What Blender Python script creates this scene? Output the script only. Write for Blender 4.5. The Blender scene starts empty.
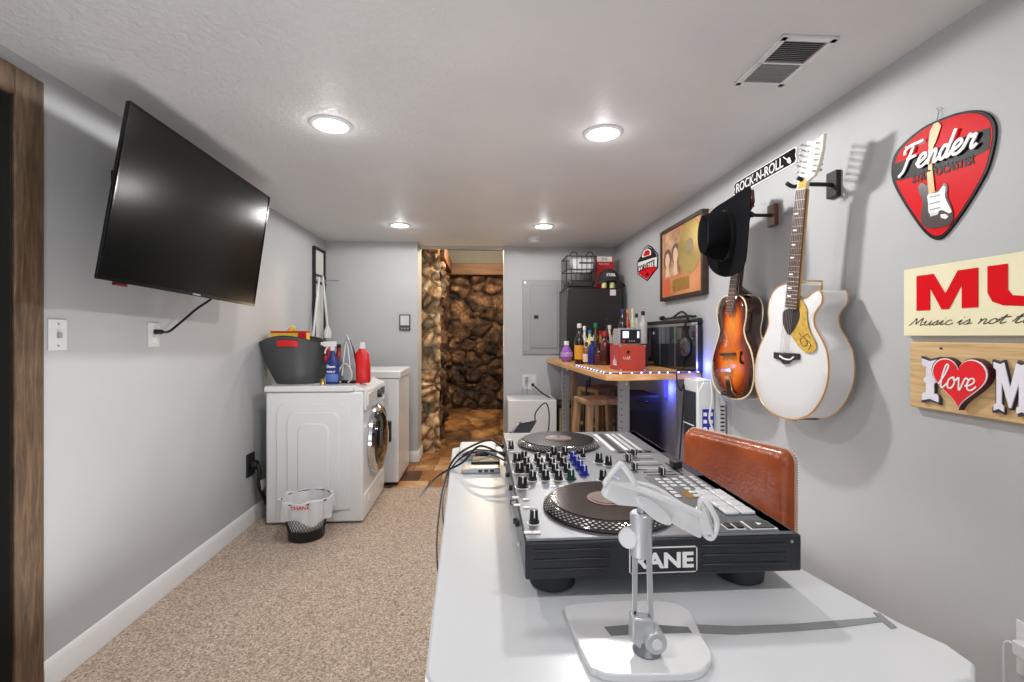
import bpy, bmesh, math, random
from mathutils import Vector, Matrix, noise
random.seed(7)
SC = bpy.context.scene
COL = SC.collection
PI = math.pi
# ------------------------------------------------------------------ camera geometry (measured room)
FL, CZ, HY = 470.0, 1.34, 336.0
TH = math.atan(30/470.0); CS, SN = math.cos(TH), math.sin(TH)
XL, XR, H = -1.645, 1.50, 2.34
def PX(px, py, X):
    u = (px-512)/FL; Y = X*(CS-u*SN)/(SN+u*CS); F = Y*CS+X*SN
    return Vector((X, Y, CZ+(HY-py)*F/FL))
def PY(px, py, Y):
    u = (px-512)/FL; X = Y*(SN+u*CS)/(CS-u*SN); F = Y*CS+X*SN
    return Vector((X, Y, CZ+(HY-py)*F/FL))
def PZ(px, py, z):
    F = (CZ-z)*FL/(py-HY); R = (px-512)/FL*F
    return Vector((R*CS+F*SN, F*CS-R*SN, z))
# ------------------------------------------------------------------ materials
def lin(c):
    r = []
    for v in c[:3]:
        v = v/255.0
        r.append(v/12.92 if v <= 0.04045 else ((v+0.055)/1.055)**2.4)
    return (r[0], r[1], r[2], 1)
MC = {}
def mat(name, col, rough=0.5, metal=0.0, var=0.06, scale=8.0, bump=0.0, bscale=None, spec=None, emit=None, estr=0, trans=0.0, coat=0.0, stretch=None):
    if name in MC: return MC[name]
    m = bpy.data.materials.new(name); m.use_nodes = True
    nt = m.node_tree; N = nt.nodes; L = nt.links
    b = N['Principled BSDF']
    b.inputs['Roughness'].default_value = rough
    b.inputs['Metallic'].default_value = metal
    if spec is not None: b.inputs['Specular IOR Level'].default_value = spec
    if trans: b.inputs['Transmission Weight'].default_value = trans
    if coat: b.inputs['Coat Weight'].default_value = coat; b.inputs['Coat Roughness'].default_value = 0.08
    tc = N.new('ShaderNodeTexCoord'); mp = N.new('ShaderNodeMapping')
    L.new(tc.outputs['Object'], mp.inputs[0])
    if stretch: mp.inputs['Scale'].default_value = stretch
    nz = N.new('ShaderNodeTexNoise'); nz.inputs['Scale'].default_value = scale; nz.inputs['Detail'].default_value = 4
    L.new(mp.outputs[0], nz.inputs['Vector'])
    cr = N.new('ShaderNodeValToRGB')
    a = lin(col)
    cr.color_ramp.elements[0].position = 0.3; cr.color_ramp.elements[1].position = 0.7
    cr.color_ramp.elements[0].color = (a[0]*(1-var), a[1]*(1-var), a[2]*(1-var), 1)
    cr.color_ramp.elements[1].color = (min(1, a[0]*(1+var)), min(1, a[1]*(1+var)), min(1, a[2]*(1+var)), 1)
    L.new(nz.outputs[0], cr.inputs[0]); L.new(cr.outputs[0], b.inputs['Base Color'])
    if bump:
        n2 = N.new('ShaderNodeTexNoise'); n2.inputs['Scale'].default_value = bscale or scale*4; n2.inputs['Detail'].default_value = 3
        L.new(mp.outputs[0], n2.inputs['Vector'])
        bp = N.new('ShaderNodeBump'); bp.inputs['Strength'].default_value = bump; bp.inputs['Distance'].default_value = 0.01
        L.new(n2.outputs[0], bp.inputs['Height']); L.new(bp.outputs[0], b.inputs['Normal'])
    if emit:
        b.inputs['Emission Color'].default_value = lin(emit); b.inputs['Emission Strength'].default_value = estr
    MC[name] = m
    return m
def ramp_mat(name, stops, rough, builder, bump=0, bdist=0.01, metal=0, bumpbuild=None):
    """material whose colour is a ramp over the value socket made by builder(nt, coords)"""
    m = bpy.data.materials.new(name); m.use_nodes = True
    nt = m.node_tree; N = nt.nodes; L = nt.links; b = N['Principled BSDF']
    b.inputs['Roughness'].default_value = rough; b.inputs['Metallic'].default_value = metal
    tc = N.new('ShaderNodeTexCoord')
    v = builder(nt, tc)
    cr = N.new('ShaderNodeValToRGB')
    e = cr.color_ramp.elements
    e[0].position = stops[0][0]; e[0].color = lin(stops[0][1]); e[1].position = stops[-1][0]; e[1].color = lin(stops[-1][1])
    for p, c in stops[1:-1]:
        q = e.new(p); q.color = lin(c)
    L.new(v, cr.inputs[0]); L.new(cr.outputs[0], b.inputs['Base Color'])
    if bump:
        h = bumpbuild(nt, tc) if bumpbuild else v
        bp = N.new('ShaderNodeBump'); bp.inputs['Strength'].default_value = bump; bp.inputs['Distance'].default_value = bdist
        L.new(h, bp.inputs['Height']); L.new(bp.outputs[0], b.inputs['Normal'])
    return m
def nz(scale, detail=4, stretch=(1, 1, 1), rough=0.5, dist=0):
    def f(nt, tc):
        mp = nt.nodes.new('ShaderNodeMapping'); mp.inputs['Scale'].default_value = stretch
        nt.links.new(tc.outputs['Object'], mp.inputs[0])
        n = nt.nodes.new('ShaderNodeTexNoise'); n.inputs['Scale'].default_value = scale; n.inputs['Detail'].default_value = detail
        n.inputs['Roughness'].default_value = rough; n.inputs['Distortion'].default_value = dist
        nt.links.new(mp.outputs[0], n.inputs['Vector']); return n.outputs[0]
    return f
wall_m = mat('wall_paint', (180, 182, 184), 0.55, var=0.02, scale=3, bump=0.06, bscale=180)
trimw = mat('white_trim_paint', (225, 226, 226), 0.35, var=0.01)
def ceil_bump(nt, tc):
    n = nz(34, 6, rough=0.6, dist=0.6)(nt, tc)
    sp = nt.nodes.new('ShaderNodeSeparateXYZ'); nt.links.new(tc.outputs['Object'], sp.inputs[0])
    mr = nt.nodes.new('ShaderNodeMapRange'); mr.inputs['From Min'].default_value = -.75; mr.inputs['From Max'].default_value = .35
    mr.inputs['To Min'].default_value = 1.0; mr.inputs['To Max'].default_value = .12
    nt.links.new(sp.outputs[0], mr.inputs['Value'])
    mu = nt.nodes.new('ShaderNodeMath'); mu.operation = 'MULTIPLY'; nt.links.new(n, mu.inputs[0]); nt.links.new(mr.outputs[0], mu.inputs[1])
    return mu.outputs[0]
ceil_m = ramp_mat('textured_ceiling', [(0.3, (206, 206, 206)), (0.7, (214, 214, 213))], 0.5, nz(2), bump=0.6, bdist=0.022, bumpbuild=ceil_bump)
carpet = ramp_mat('speckled_carpet', [(0.32, (104, 88, 74)), (0.45, (162, 144, 128)), (0.55, (186, 168, 152)), (0.68, (222, 208, 194))], 0.95,
                  nz(115, 3, rough=0.7), bump=0.5, bdist=0.006, bumpbuild=nz(140, 2))
oldwood = ramp_mat('rustic_stained_wood', [(0.25, (46, 34, 24)), (0.5, (92, 72, 52)), (0.75, (126, 102, 76))], 0.6, nz(9, 8, (1, 6, .6), 0.65, 0.6), bump=0.35)
benchwood = ramp_mat('honey_wood', [(0.3, (196, 140, 82)), (0.7, (232, 184, 124))], 0.4, nz(10, 5, (1, .15, 3)), bump=0.05)
stoolwood = ramp_mat('brown_bar_stool_wood', [(0.3, (120, 92, 66)), (0.7, (170, 136, 100))], 0.5, nz(9, 5, (2, 2, .3)))
palewood = ramp_mat('pale_pine_board', [(0.3, (176, 142, 96)), (0.5, (206, 174, 124)), (0.75, (222, 194, 148))], 0.6, nz(8, 7, (1, .5, 9), 0.6, .4))
frame_w = ramp_mat('dark_walnut_frame', [(0.3, (38, 24, 18)), (0.7, (62, 42, 30))], 0.35, nz(12, 4, (1, 1, 5)))
white = mat('glossy_white_plastic', (216, 217, 219), 0.25, var=0.01)
enamel = mat('white_appliance_enamel', (222, 224, 226), 0.22, var=0.01)
deskw = mat('white_laminate_desktop', (206, 209, 213), 0.3, var=0.01)
black = mat('black_plastic', (22, 22, 24), 0.35, var=0.1)
blackm = mat('matte_black_metal', (26, 26, 28), 0.5, var=0.1)
darkg = mat('dark_grey_plastic', (62, 63, 66), 0.4, var=0.05)
grey = mat('grey_painted_steel', (150, 152, 156), 0.4, var=0.03)
silver = mat('brushed_silver', (178, 180, 184), 0.3, 0.8, var=0.03, scale=30, stretch=(1, 20, 1))
silverp = mat('silver_faceplate', (134, 137, 142), 0.34, 0.45, var=0.03, scale=30)
chrome = mat('chrome', (215, 217, 220), 0.12, 1.0, var=0.01)
gold = mat('gold_metal', (206, 170, 92), 0.3, 0.9, var=0.05)
red = mat('red_plastic', (206, 24, 26), 0.35, var=0.04)
redp = mat('red_sign_enamel', (214, 16, 28), 0.4, var=0.05, scale=3, spec=.08)
blackp = mat('black_sign_enamel', (14, 12, 16), 0.4, var=0.1, spec=.15)
whitep = mat('white_lettering', (240, 240, 240), 0.4, var=0.01)
blue = mat('blue_plastic', (30, 50, 120), 0.3, var=0.05)
yellow = mat('yellow_card', (236, 200, 60), 0.5, var=0.04)
cream = mat('cream_painted_board', (232, 226, 190), 0.5, var=0.04, scale=5, bump=0.1)
rubber = mat('black_rubber', (24, 30, 38), 0.55, var=0.1)
cablem = mat('black_cable_jacket', (20, 20, 20), 0.5)
leather = ramp_mat('tan_brown_leather', [(0.3, (130, 55, 21)), (0.7, (176, 86, 38))], 0.28, nz(7, 5), bump=0.12, bumpbuild=nz(90, 3))
felt = mat('black_felt', (7, 8, 11), 0.95, spec=.1, var=0.15, scale=20)
glassd = mat('smoked_door_glass', (20, 16, 14), 0.06, var=0.2, coat=1.0)
screen = mat('tv_screen_black', (6, 7, 7), 0.2, var=0.05, spec=.22)
# ------------------------------------------------------------------ mesh builder
class MB:
    def __init__(s, M=None):
        s.bm = bmesh.new(); s.M = M or Matrix.Identity(4); s.mi = 0
    def _v(s, p): return s.bm.verts.new(s.M @ Vector(p))
    def _f(s, vs):
        try:
            f = s.bm.faces.new(vs); f.material_index = s.mi; return f
        except ValueError: return None
    def box(s, a, b):
        x0, y0, z0 = [min(a[i], b[i]) for i in range(3)]; x1, y1, z1 = [max(a[i], b[i]) for i in range(3)]
        v = [s._v(p) for p in [(x0,y0,z0),(x1,y0,z0),(x1,y1,z0),(x0,y1,z0),(x0,y0,z1),(x1,y0,z1),(x1,y1,z1),(x0,y1,z1)]]
        for f in [(3,2,1,0),(4,5,6,7),(0,1,5,4),(1,2,6,5),(2,3,7,6),(3,0,4,7)]: s._f([v[i] for i in f])
        return s
    def prism(s, pts, off):
        """pts: list of 3D points (planar loop); off: extrusion vector"""
        off = Vector(off)
        a = [s._v(p) for p in pts]; b = [s._v(Vector(p)+off) for p in pts]
        n = len(pts)
        s._f(a); s._f(b[::-1])
        for i in range(n): s._f([a[i], b[i], b[(i+1)%n], a[(i+1)%n]])
        return s
    def ring(s, c, ax, r, n, ref=None):
        ax = Vector(ax).normalized()
        u = ax.orthogonal().normalized() if ref is None else (Vector(ref)-ax*Vector(ref).dot(ax)).normalized()
        w = ax.cross(u)
        return [Vector(c)+u*r*math.cos(2*PI*i/n)+w*r*math.sin(2*PI*i/n) for i in range(n)]
    def loft(s, rings, cap=True):
        vr = [[s._v(p) for p in r] for r in rings]
        n = len(vr[0])
        for a, b in zip(vr, vr[1:]):
            for i in range(n): s._f([a[i], a[(i+1)%n], b[(i+1)%n], b[i]])
        if cap: s._f(vr[0][::-1]); s._f(vr[-1])
        return s
    def cyl(s, p0, p1, r0, r1=None, n=24):
        r1 = r0 if r1 is None else r1; p0 = Vector(p0); p1 = Vector(p1); ax = p1-p0
        return s.loft([s.ring(p0, ax, r0, n), s.ring(p1, ax, r1, n)])
    def lathe(s, c, ax, prof, n=24, sy=1.0):
        """prof: list of (radius, height along axis)"""
        c = Vector(c); ax = Vector(ax).normalized()
        rs = []
        for r, h in prof:
            rs.append(s.ring(c+ax*h, ax, max(r, 1e-4), n))
        return s.loft(rs)
    def tube(s, pts, r, n=8, smooth=0, closed=False, flat=None):
        pts = [Vector(p) for p in pts]
        if smooth: pts = catmull(pts, smooth, closed)
        ref = Vector((0.13, 0.21, 0.97))
        rings = []
        m = len(pts)
        for i, p in enumerate(pts):
            t = (pts[(i+1)%m]-pts[i-1]) if closed else (pts[min(i+1, m-1)]-pts[max(i-1, 0)])
            if t.length < 1e-9: t = Vector((0, 0, 1))
            t.normalize()
            if flat is not None: rf = Vector(flat)
            else:
                rf = ref-t*ref.dot(t)
                if rf.length < 1e-3: rf = t.orthogonal()
                ref = rf.normalized()
            rr = r(i/(m-1)) if callable(r) else r
            u = (rf-t*rf.dot(t)); u = u.normalized() if u.length > 1e-6 else t.orthogonal().normalized()
            w = t.cross(u)
            fu = 0.3 if flat is not None else 1
            rings.append([p+u*rr*fu*math.cos(2*PI*k/n)+w*rr*math.sin(2*PI*k/n) for k in range(n)])
        if closed: rings.append(rings[0]); return s.loft(rings, False)
        return s.loft(rings)
    def sphere(s, c, r, n=16, sc=(1, 1, 1)):
        c = Vector(c); rings = []
        for j in range(1, n//2):
            a = PI*j/(n//2); rings.append([c+Vector((r*sc[0]*math.sin(a)*math.cos(2*PI*i/n), r*sc[1]*math.sin(a)*math.sin(2*PI*i/n), -r*sc[2]*math.cos(a))) for i in range(n)])
        return s.loft(rings)
    def obj(s, name, m, parent=None, bevel=0, seg=2, smooth=False, sub=0, kind=None, keep=False):
        bmesh.ops.remove_doubles(s.bm, verts=s.bm.verts, dist=1e-6)
        bmesh.ops.recalc_face_normals(s.bm, faces=s.bm.faces)
        me = bpy.data.meshes.new(name); s.bm.to_mesh(me); s.bm.free()
        for x in (m if isinstance(m, (list, tuple)) else [m]): me.materials.append(x)
        return link(name, me, parent, bevel, seg, smooth, sub, kind)
def link(name, me, parent=None, bevel=0, seg=2, smooth=False, sub=0, kind=None):
    o = bpy.data.objects.new(name, me); COL.objects.link(o)
    if parent is not None:
        o.parent = parent; o.matrix_parent_inverse = Matrix.Translation(-tot(parent))
    elif me.vertices:   # a top-level mesh keeps its origin at its own base centre
        vs = [v.co for v in me.vertices]
        c = Vector(((min(v.x for v in vs)+max(v.x for v in vs))/2, (min(v.y for v in vs)+max(v.y for v in vs))/2, min(v.z for v in vs)))
        me.transform(Matrix.Translation(-c)); o.location = c
    if bevel:
        b = o.modifiers.new('bevel', 'BEVEL'); b.width = bevel; b.segments = seg; b.limit_method = 'ANGLE'; b.angle_limit = 0.6
    if sub:
        q = o.modifiers.new('subdivision', 'SUBSURF'); q.levels = sub; q.render_levels = sub
    if smooth or bevel or sub:
        for p in me.polygons: p.use_smooth = True
        if not sub:
            try: me.set_sharp_from_angle(angle=math.radians(38))
            except Exception: pass
    if kind: o['kind'] = kind
    return o
def tot(o):
    return o.location.copy() if o.parent is None else Vector((0, 0, 0))
def catmull(P, k, closed=False):
    out = []; n = len(P)
    for i in range(n if closed else n-1):
        p0 = P[(i-1)%n] if closed or i > 0 else P[0]; p1 = P[i]; p2 = P[(i+1)%n]; p3 = P[(i+2)%n] if closed or i+2 < n else P[-1]
        for j in range(k):
            t = j/k
            out.append(0.5*((2*p1)+(p2-p0)*t+(2*p0-5*p1+4*p2-p3)*t*t+(3*p1-p0-3*p2+p3)*t**3))
    if not closed: out.append(P[-1])
    return out
def thing(name, loc, label, cat, group=None):
    o = bpy.data.objects.new(name, None); COL.objects.link(o); o.location = loc; o.empty_display_size = 0.05
    return tag(o, label, cat, group)
def tag(o, label, cat, group=None, kind=None):
    o['label'] = label; o['category'] = cat
    if group: o['group'] = group
    if kind: o['kind'] = kind
    return o
def struct(o): o['kind'] = 'structure'; return o
def text(body, origin, xd, up, w, h, m, parent, name='lettering', depth=0.001, bold=0.0, shear=0.0):
    cu = bpy.data.curves.new('t', 'FONT'); cu.body = body; cu.size = 1; cu.offset = bold; cu.shear = shear; cu.extrude = 0.001
    o = bpy.data.objects.new('t', cu); COL.objects.link(o)
    bpy.context.view_layer.update()
    me = bpy.data.meshes.new_from_object(o.evaluated_get(bpy.context.evaluated_depsgraph_get()))
    bpy.data.objects.remove(o); bpy.data.curves.remove(cu)
    xs = [v.co.x for v in me.vertices]; ys = [v.co.y for v in me.vertices]
    x0, x1, y0, y1 = min(xs), max(xs), min(ys), max(ys)
    xd = Vector(xd).normalized(); up = Vector(up).normalized(); nn = xd.cross(up); og = Vector(origin)
    for v in me.vertices:
        a = (v.co.x-x0)/(x1-x0)*w; b = (v.co.y-y0)/(y1-y0)*h; c = depth if v.co.z > 0 else 0.0
        v.co = og+xd*a+up*b+nn*c
    me.materials.clear(); me.materials.append(m); me.name = name
    return link(name, me, parent)
G = {  # handwriting strokes, x-height 1
 'F': (1.5, [[(.0,-.25),(.35,.1),(.55,.9),(.8,1.9)], [(.15,1.45),(.1,1.8),(.5,2.05),(1.6,2.1)], [(.45,1.0),(1.25,1.1)]]),
 'e': (.85, [[(-.1,.35),(.3,.42),(.65,.72),(.5,1),(.2,.9),(.08,.45),(.25,.05),(.6,.05),(.9,.35)]]),
 'n': (.95, [[(0,.9),(.15,.95),(.12,0)], [(.12,.4),(.4,.95),(.62,.85),(.6,.15),(.75,0),(1.0,.3)]]),
 'd': (.95, [[(.6,.8),(.3,1),(.05,.5),(.22,.02),(.55,.3),(.85,1.95)], [(.85,1.95),(.62,.5),(.7,.02),(1.0,.3)]]),
 'r': (.9, [[(0,.2),(.2,.8),(.3,1.1),(.45,.9),(.75,.95),(.6,.4),(.7,.02),(1.0,.25)]]),
 'M': (1.7, [[(0,0),(.25,.9),(.4,1.6),(.6,.9),(.7,.3),(1.0,1.2),(1.2,1.6),(1.25,.8),(1.35,0),(1.7,.25)]]),
 'u': (1.0, [[(-.1,.5),(.1,.95),(.08,.3),(.25,0),(.55,.3),(.7,.95)], [(.7,.95),(.68,.2),(.8,0),(1.05,.3)]]),
 's': (.8, [[(-.1,.2),(.3,.8),(.4,1.0),(.5,.5),(.4,.05),(.1,.05)], [(.4,.05),(.85,.25)]]),
 'i': (.55, [[(-.1,.3),(.2,.95),(.15,.2),(.3,0),(.55,.3)], [(.25,1.4),(.3,1.45)]]),
 'c': (.8, [[(.6,.8),(.35,1),(.08,.5),(.25,.02),(.6,.05),(.85,.35)]]),
 'o': (.9, [[(.45,1),(.1,.7),(.15,.1),(.5,.05),(.7,.5),(.5,1),(.55,.8),(.95,.85)]]),
 't': (.7, [[(-.1,.3),(.35,1.7),(.2,.3),(.35,0),(.7,.3)], [(-.05,1.15),(.8,1.25)]]),
 'l': (.7, [[(-.1,.3),(.3,1.1),(.5,1.9),(.25,2.0),(.12,1.2),(.15,.2),(.35,0),(.75,.45)]]),
 'v': (.9, [[(-.1,.7),(.1,.98),(.3,.05),(.45,.05),(.7,.95),(1.0,.85)]]),
 ' ': (.6, [])}
def script(word, origin, xd, up, w, h, m, parent, r=0.002, name='script_lettering', slant=0.25):
    """handwritten word drawn as raised strokes; h is the x-height"""
    x = 0; st = []
    for ch in word:
        a, ss = G[ch]
        for q in ss: st.append([(x+p[0]+slant*p[1], p[1]) for p in q])
        x += a
    xd = Vector(xd).normalized(); up = Vector(up).normalized(); nn = xd.cross(up); og = Vector(origin)
    b = MB()
    for q in st: b.tube([og+xd*(p[0]/x*w)+up*(p[1]*h) for p in q], r, 6, smooth=4, flat=nn)
    return b.obj(name, m, parent, smooth=True)
V = Vector
# ================================================================== SETTING
bY = 5.25; pY = 5.06
struct(MB().box((XL-.1, -1.6, -.1), (XR+.1, 4.2, 0)).obj('floor', carpet))
# slate tile floor beyond the carpet
def tile_mat():
    m = bpy.data.materials.new('slate_tiles'); m.use_nodes = True; nt = m.node_tree; N = nt.nodes; L = nt.links; b = N['Principled BSDF']
    tc = N.new('ShaderNodeTexCoord'); n1 = N.new('ShaderNodeTexNoise'); n1.inputs['Scale'].default_value = 5; n1.inputs['Detail'].default_value = 7; n1.inputs['Roughness'].default_value = .65
    L.new(tc.outputs['Object'], n1.inputs['Vector'])
    at = N.new('ShaderNodeAttribute'); at.attribute_name = 'tone'
    ad = N.new('ShaderNodeMath'); ad.operation = 'ADD'; L.new(n1.outputs[0], ad.inputs[0]); L.new(at.outputs['Fac'], ad.inputs[1])
    cr = N.new('ShaderNodeValToRGB'); e = cr.color_ramp.elements; e[0].position = .3; e[0].color = lin((78, 46, 26)); e[1].position = .95; e[1].color = lin((214, 186, 148))
    q = e.new(.55); q.color = lin((150, 104, 62)); q = e.new(.75); q.color = lin((190, 150, 104))
    L.new(ad.outputs[0], cr.inputs[0]); L.new(cr.outputs[0], b.inputs['Base Color']); b.inputs['Roughness'].default_value = .45
    bp = N.new('ShaderNodeBump'); bp.inputs['Strength'].default_value = .3; bp.inputs['Distance'].default_value = .01; L.new(n1.outputs[0], bp.inputs['Height']); L.new(bp.outputs[0], b.inputs['Normal'])
    return m
tb = MB(); tone = []
grout = mat('brown_grout', (96, 74, 54), 0.8)
tb.mi = 1; tb.box((XL-.1, 4.2, -.1), (XR+.1, 5.6, -.006)); tb.mi = 0
y = 4.2; r_ = 0
tl = []
while y < 5.55:
    hgt = .2 if r_ % 2 == 0 else .32
    x = XL - (.18 if r_ % 2 else 0)
    while x < XR:
        wd = random.choice([.2, .32, .32])
        tl.append((x, y, min(wd, XR-x), hgt)); x += wd
    y += hgt; r_ += 1
for x, y, w, h in tl:
    n0 = len(tb.bm.faces)
    tb.box((max(x, XL)+.004, y+.004, -.02), (x+w-.004, min(y+h, 5.6)-.004, .0))
tb.bm.faces.ensure_lookup_table()
fo = tb.obj('floor', [tile_mat(), grout])
at = fo.data.attributes.new('tone', 'FLOAT', 'FACE')
for p in fo.data.polygons:
    c = p.center
    rnd = random.Random(int(round(c.x*7)*31+round(c.y*7)*57))
    at.data[p.index].value = rnd.uniform(-.15, .32)
struct(fo)
cmb = MB(); cmb.box((XL-.1, -1.6, H), (XR+.1, bY, H+.08)); struct(cmb.obj('ceiling', ceil_m))
# door in the left wall: casing from the measured edges
yo = PX(44.5, 80, XL+.014).y; yi = PX(15.0, 92, XL+.014).y; zo = PX(43.5, 80, XL+.03).z; zi = zo-.10; y2 = yi-.86
w = MB()
w.box((XL-.1, yi, 0), (XL, pY+.3, H)); w.box((XL-.1, -1.6, 0), (XL, y2, H)); w.box((XL-.1, y2, zi), (XL, yi, H))
struct(w.obj('wall_left', wall_m))
struct(MB().box((XR, -1.6, 0), (XR+.1, bY+.2, H)).obj('wall_right', wall_m))
struct(MB().box((XL-.1, -1.7, 0), (XR+.1, -1.6, H)).obj('wall_front', wall_m))
struct(MB().box((XL, pY, 0), (-.682, pY+.3, H+.3)).obj('wall_back_left', wall_m))
struct(MB().box((.242, bY, 0), (XR, bY+.12, H+.3)).obj('wall_back_right', wall_m))
struct(MB().box((-.682, bY, 2.322), (.242, bY+.12, H+.3)).obj('wall_back_header', wall_m))
casing = MB(); t = .014
casing.box((XL, yi, 0), (XL+t, yo, zo)); casing.box((XL, y2-.1, 0), (XL+t, y2, zo)); casing.box((XL, y2, zi), (XL+t, yi, zo))

struct(casing.obj('trim_1', oldwood, bevel=.004))
jb = MB(); jb.box((XL-.1, yi-.004, 0), (XL+.002, yi, zi)); jb.box((XL-.1, y2, 0), (XL+.002, y2+.004, zi)); jb.box((XL-.1, y2+.004, zi-.004), (XL+.002, yi-.004, zi))
struct(jb.obj('trim_4', mat('dark_door_jamb', (38, 38, 36), .5)))
dd = MB(); dm = mat('dark_green_grey_door', (44, 46, 40), .45, var=.2, scale=4)
dd.box((XL-.16, y2-.1, .0), (XL-.1, yi+.1, zi+.1))
d0 = struct(dd.obj('door_1', dm))
pp = MB()
for (z0, z1) in ((.15, .95), (1.1, 2.0)):
    for (a, b_) in ((y2+.12, y2+.40), (y2+.46, yi-.12)): pp.box((XL-.1, a, z0), (XL-.092, b_, z1))
pp.obj('door_panel', dm, d0, bevel=.004)
def baseboard(name, a, b, nrm):
    a = V(a); b = V(b); nrm = V(nrm)
    m = MB(); pr = [(0, 0), (.016, 0), (.016, .085), (.010, .105), (.004, .115), (0, .115)]
    m.prism([a+nrm*u+V((0, 0, v)) for u, v in pr], b-a)
    return struct(m.obj(name, trimw, bevel=.002))
baseboard('baseboard_left', (XL, yo, 0), (XL, pY, 0), (1, 0, 0))
baseboard('baseboard_back', (XL, pY, 0), (-.682+.016, pY, 0), (0, -1, 0))
baseboard('baseboard_pillar', (-.682, pY, 0), (-.682, pY+.3, 0), (1, 0, 0))
baseboard('baseboard_rear', (.242, bY, 0), (XR, bY, 0), (0, -1, 0))
baseboard('baseboard_right', (XR, -1.5, 0), (XR, bY, 0), (-1, 0, 0))
# ---- stone passage behind the opening
def stone_builder(sc):
    def f(nt, tc):
        v = nt.nodes.new('ShaderNodeTexNoise'); v.inputs['Scale'].default_value = sc; v.inputs['Detail'].default_value = 8; v.inputs['Roughness'].default_value = .68
        nt.links.new(tc.outputs['Object'], v.inputs['Vector']); return v.outputs[0]
    return f
stone_lit = ramp_mat('lit_fieldstone', [(0.3, (60, 36, 20)), (0.40, (168, 122, 78)), (0.52, (226, 190, 142)), (0.68, (250, 232, 200))], .7, stone_builder(7), bump=.7, bdist=.02, bumpbuild=nz(22, 6, rough=.7))  # fieldstone of the lit face, its brightness put into the colour
stone_shaded = ramp_mat('shaded_fieldstone', [(0.28, (20, 12, 9)), (0.43, (74, 52, 38)), (0.56, (130, 98, 72)), (0.72, (206, 170, 132))], .6, stone_builder(6), bump=.9, bdist=.03, bumpbuild=nz(20, 6, rough=.7))  # same fieldstone deeper in, the passage dimness put into the colour
rock_floor = ramp_mat('brown_rock_floor', [(0.3, (110, 68, 36)), (0.5, (184, 128, 76)), (0.7, (232, 188, 130))], .6, stone_builder(4), bump=.5, bdist=.02, bumpbuild=nz(15, 6))
for m_ in (stone_lit, stone_shaded, rock_floor):
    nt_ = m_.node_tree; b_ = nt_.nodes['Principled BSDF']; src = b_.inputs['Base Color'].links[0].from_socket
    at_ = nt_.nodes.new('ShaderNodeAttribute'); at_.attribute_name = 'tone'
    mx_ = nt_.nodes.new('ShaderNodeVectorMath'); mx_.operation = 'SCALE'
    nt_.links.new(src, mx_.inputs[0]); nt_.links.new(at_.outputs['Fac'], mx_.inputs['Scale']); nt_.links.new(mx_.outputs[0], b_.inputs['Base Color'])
def rockgrid(name, o, u, v, nn, nu, nv, amp, m, cell=.22, seed=0):
    o, u, v, nn = V(o), V(u), V(v), V(nn).normalized()
    bm = MB(); g = []; tones = []
    for j in range(nv+1):
        row = []
        for i in range(nu+1):
            p = o+u*(i/nu)+v*(j/nv)
            q = V((p.x+noise.noise(p*5)*.06, p.y+noise.noise(p*5+V((3, 1, 7)))*.06, p.z*1.25+noise.noise(p*4)*.05))/cell+V((seed, seed, 0))
            d, _ = noise.voronoi(q)
            e = min(1, (d[1]-d[0])*2.2)
            hgt = amp*(e**.5)*(.55+.6*noise.cell(V((round(_[0].x*3), round(_[0].y*3), round(_[0].z*3)))))+amp*.35*noise.fractal(p*9, 1, 2, 4)
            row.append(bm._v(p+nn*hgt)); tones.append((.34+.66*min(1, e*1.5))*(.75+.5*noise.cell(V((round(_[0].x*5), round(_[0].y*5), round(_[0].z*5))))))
        g.append(row)
    for j in range(nv):
        for i in range(nu): bm._f([g[j][i], g[j][i+1], g[j+1][i+1], g[j+1][i]])
    o_ = bm.obj(name, m, smooth=True)
    at_ = o_.data.attributes.new('tone', 'FLOAT', 'POINT')
    if len(o_.data.vertices) == len(tones):
        for i_, v_ in enumerate(tones): at_.data[i_].value = v_
    else: print('TONE MISMATCH', name)
    return struct(o_)
rockgrid('wall_passage_end', (-.9, 7.15, 0), (2.0, 0, 0), (0, 0, 2.30), (0, -1, 0), 110, 120, .11, stone_shaded)
rockgrid('wall_passage_left', (-.56, 5.62, 0), (0, 1.6, 0), (0, 0, 2.62), (1, 0, 0), 60, 90, .10, stone_shaded, seed=5)
rockgrid('wall_passage_face', (-.80, 5.42, -.02), (.30, .16, 0), (0, 0, 2.42), (0.35, -1, 0), 40, 130, .09, stone_lit, cell=.17, seed=9)
rockgrid('wall_passage_right', (.50, 5.4, 0), (0, 1.8, 0), (0, 0, 2.62), (-1, 0, 0), 50, 60, .10, stone_shaded, seed=2)
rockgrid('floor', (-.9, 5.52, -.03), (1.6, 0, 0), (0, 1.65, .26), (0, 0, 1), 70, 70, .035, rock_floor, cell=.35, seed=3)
struct(MB().box((-1.0, 5.35, 2.62), (.8, 7.3, 2.7)).obj('ceiling', mat('grey_board', (110, 112, 114), .7)))
struct(MB().box((-1.0, 7.06, 2.40), (.8, 7.3, 2.62)).obj('wall_passage_top', mat('grey_board', (110, 112, 114), .7)))
bw = ramp_mat('brown_beam', [(0.3, (70, 44, 28)), (0.7, (112, 76, 50))], .6, nz(8, 5, (.3, 2, 3)))
struct(MB().box((-1.0, 6.92, 2.24), (.8, 7.10, 2.41)).obj('trim_2', bw, bevel=.006))
struct(MB().box((-.56, 5.6, 2.26), (-.44, 6.92, 2.44)).obj('trim_3', bw, bevel=.006))
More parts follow.
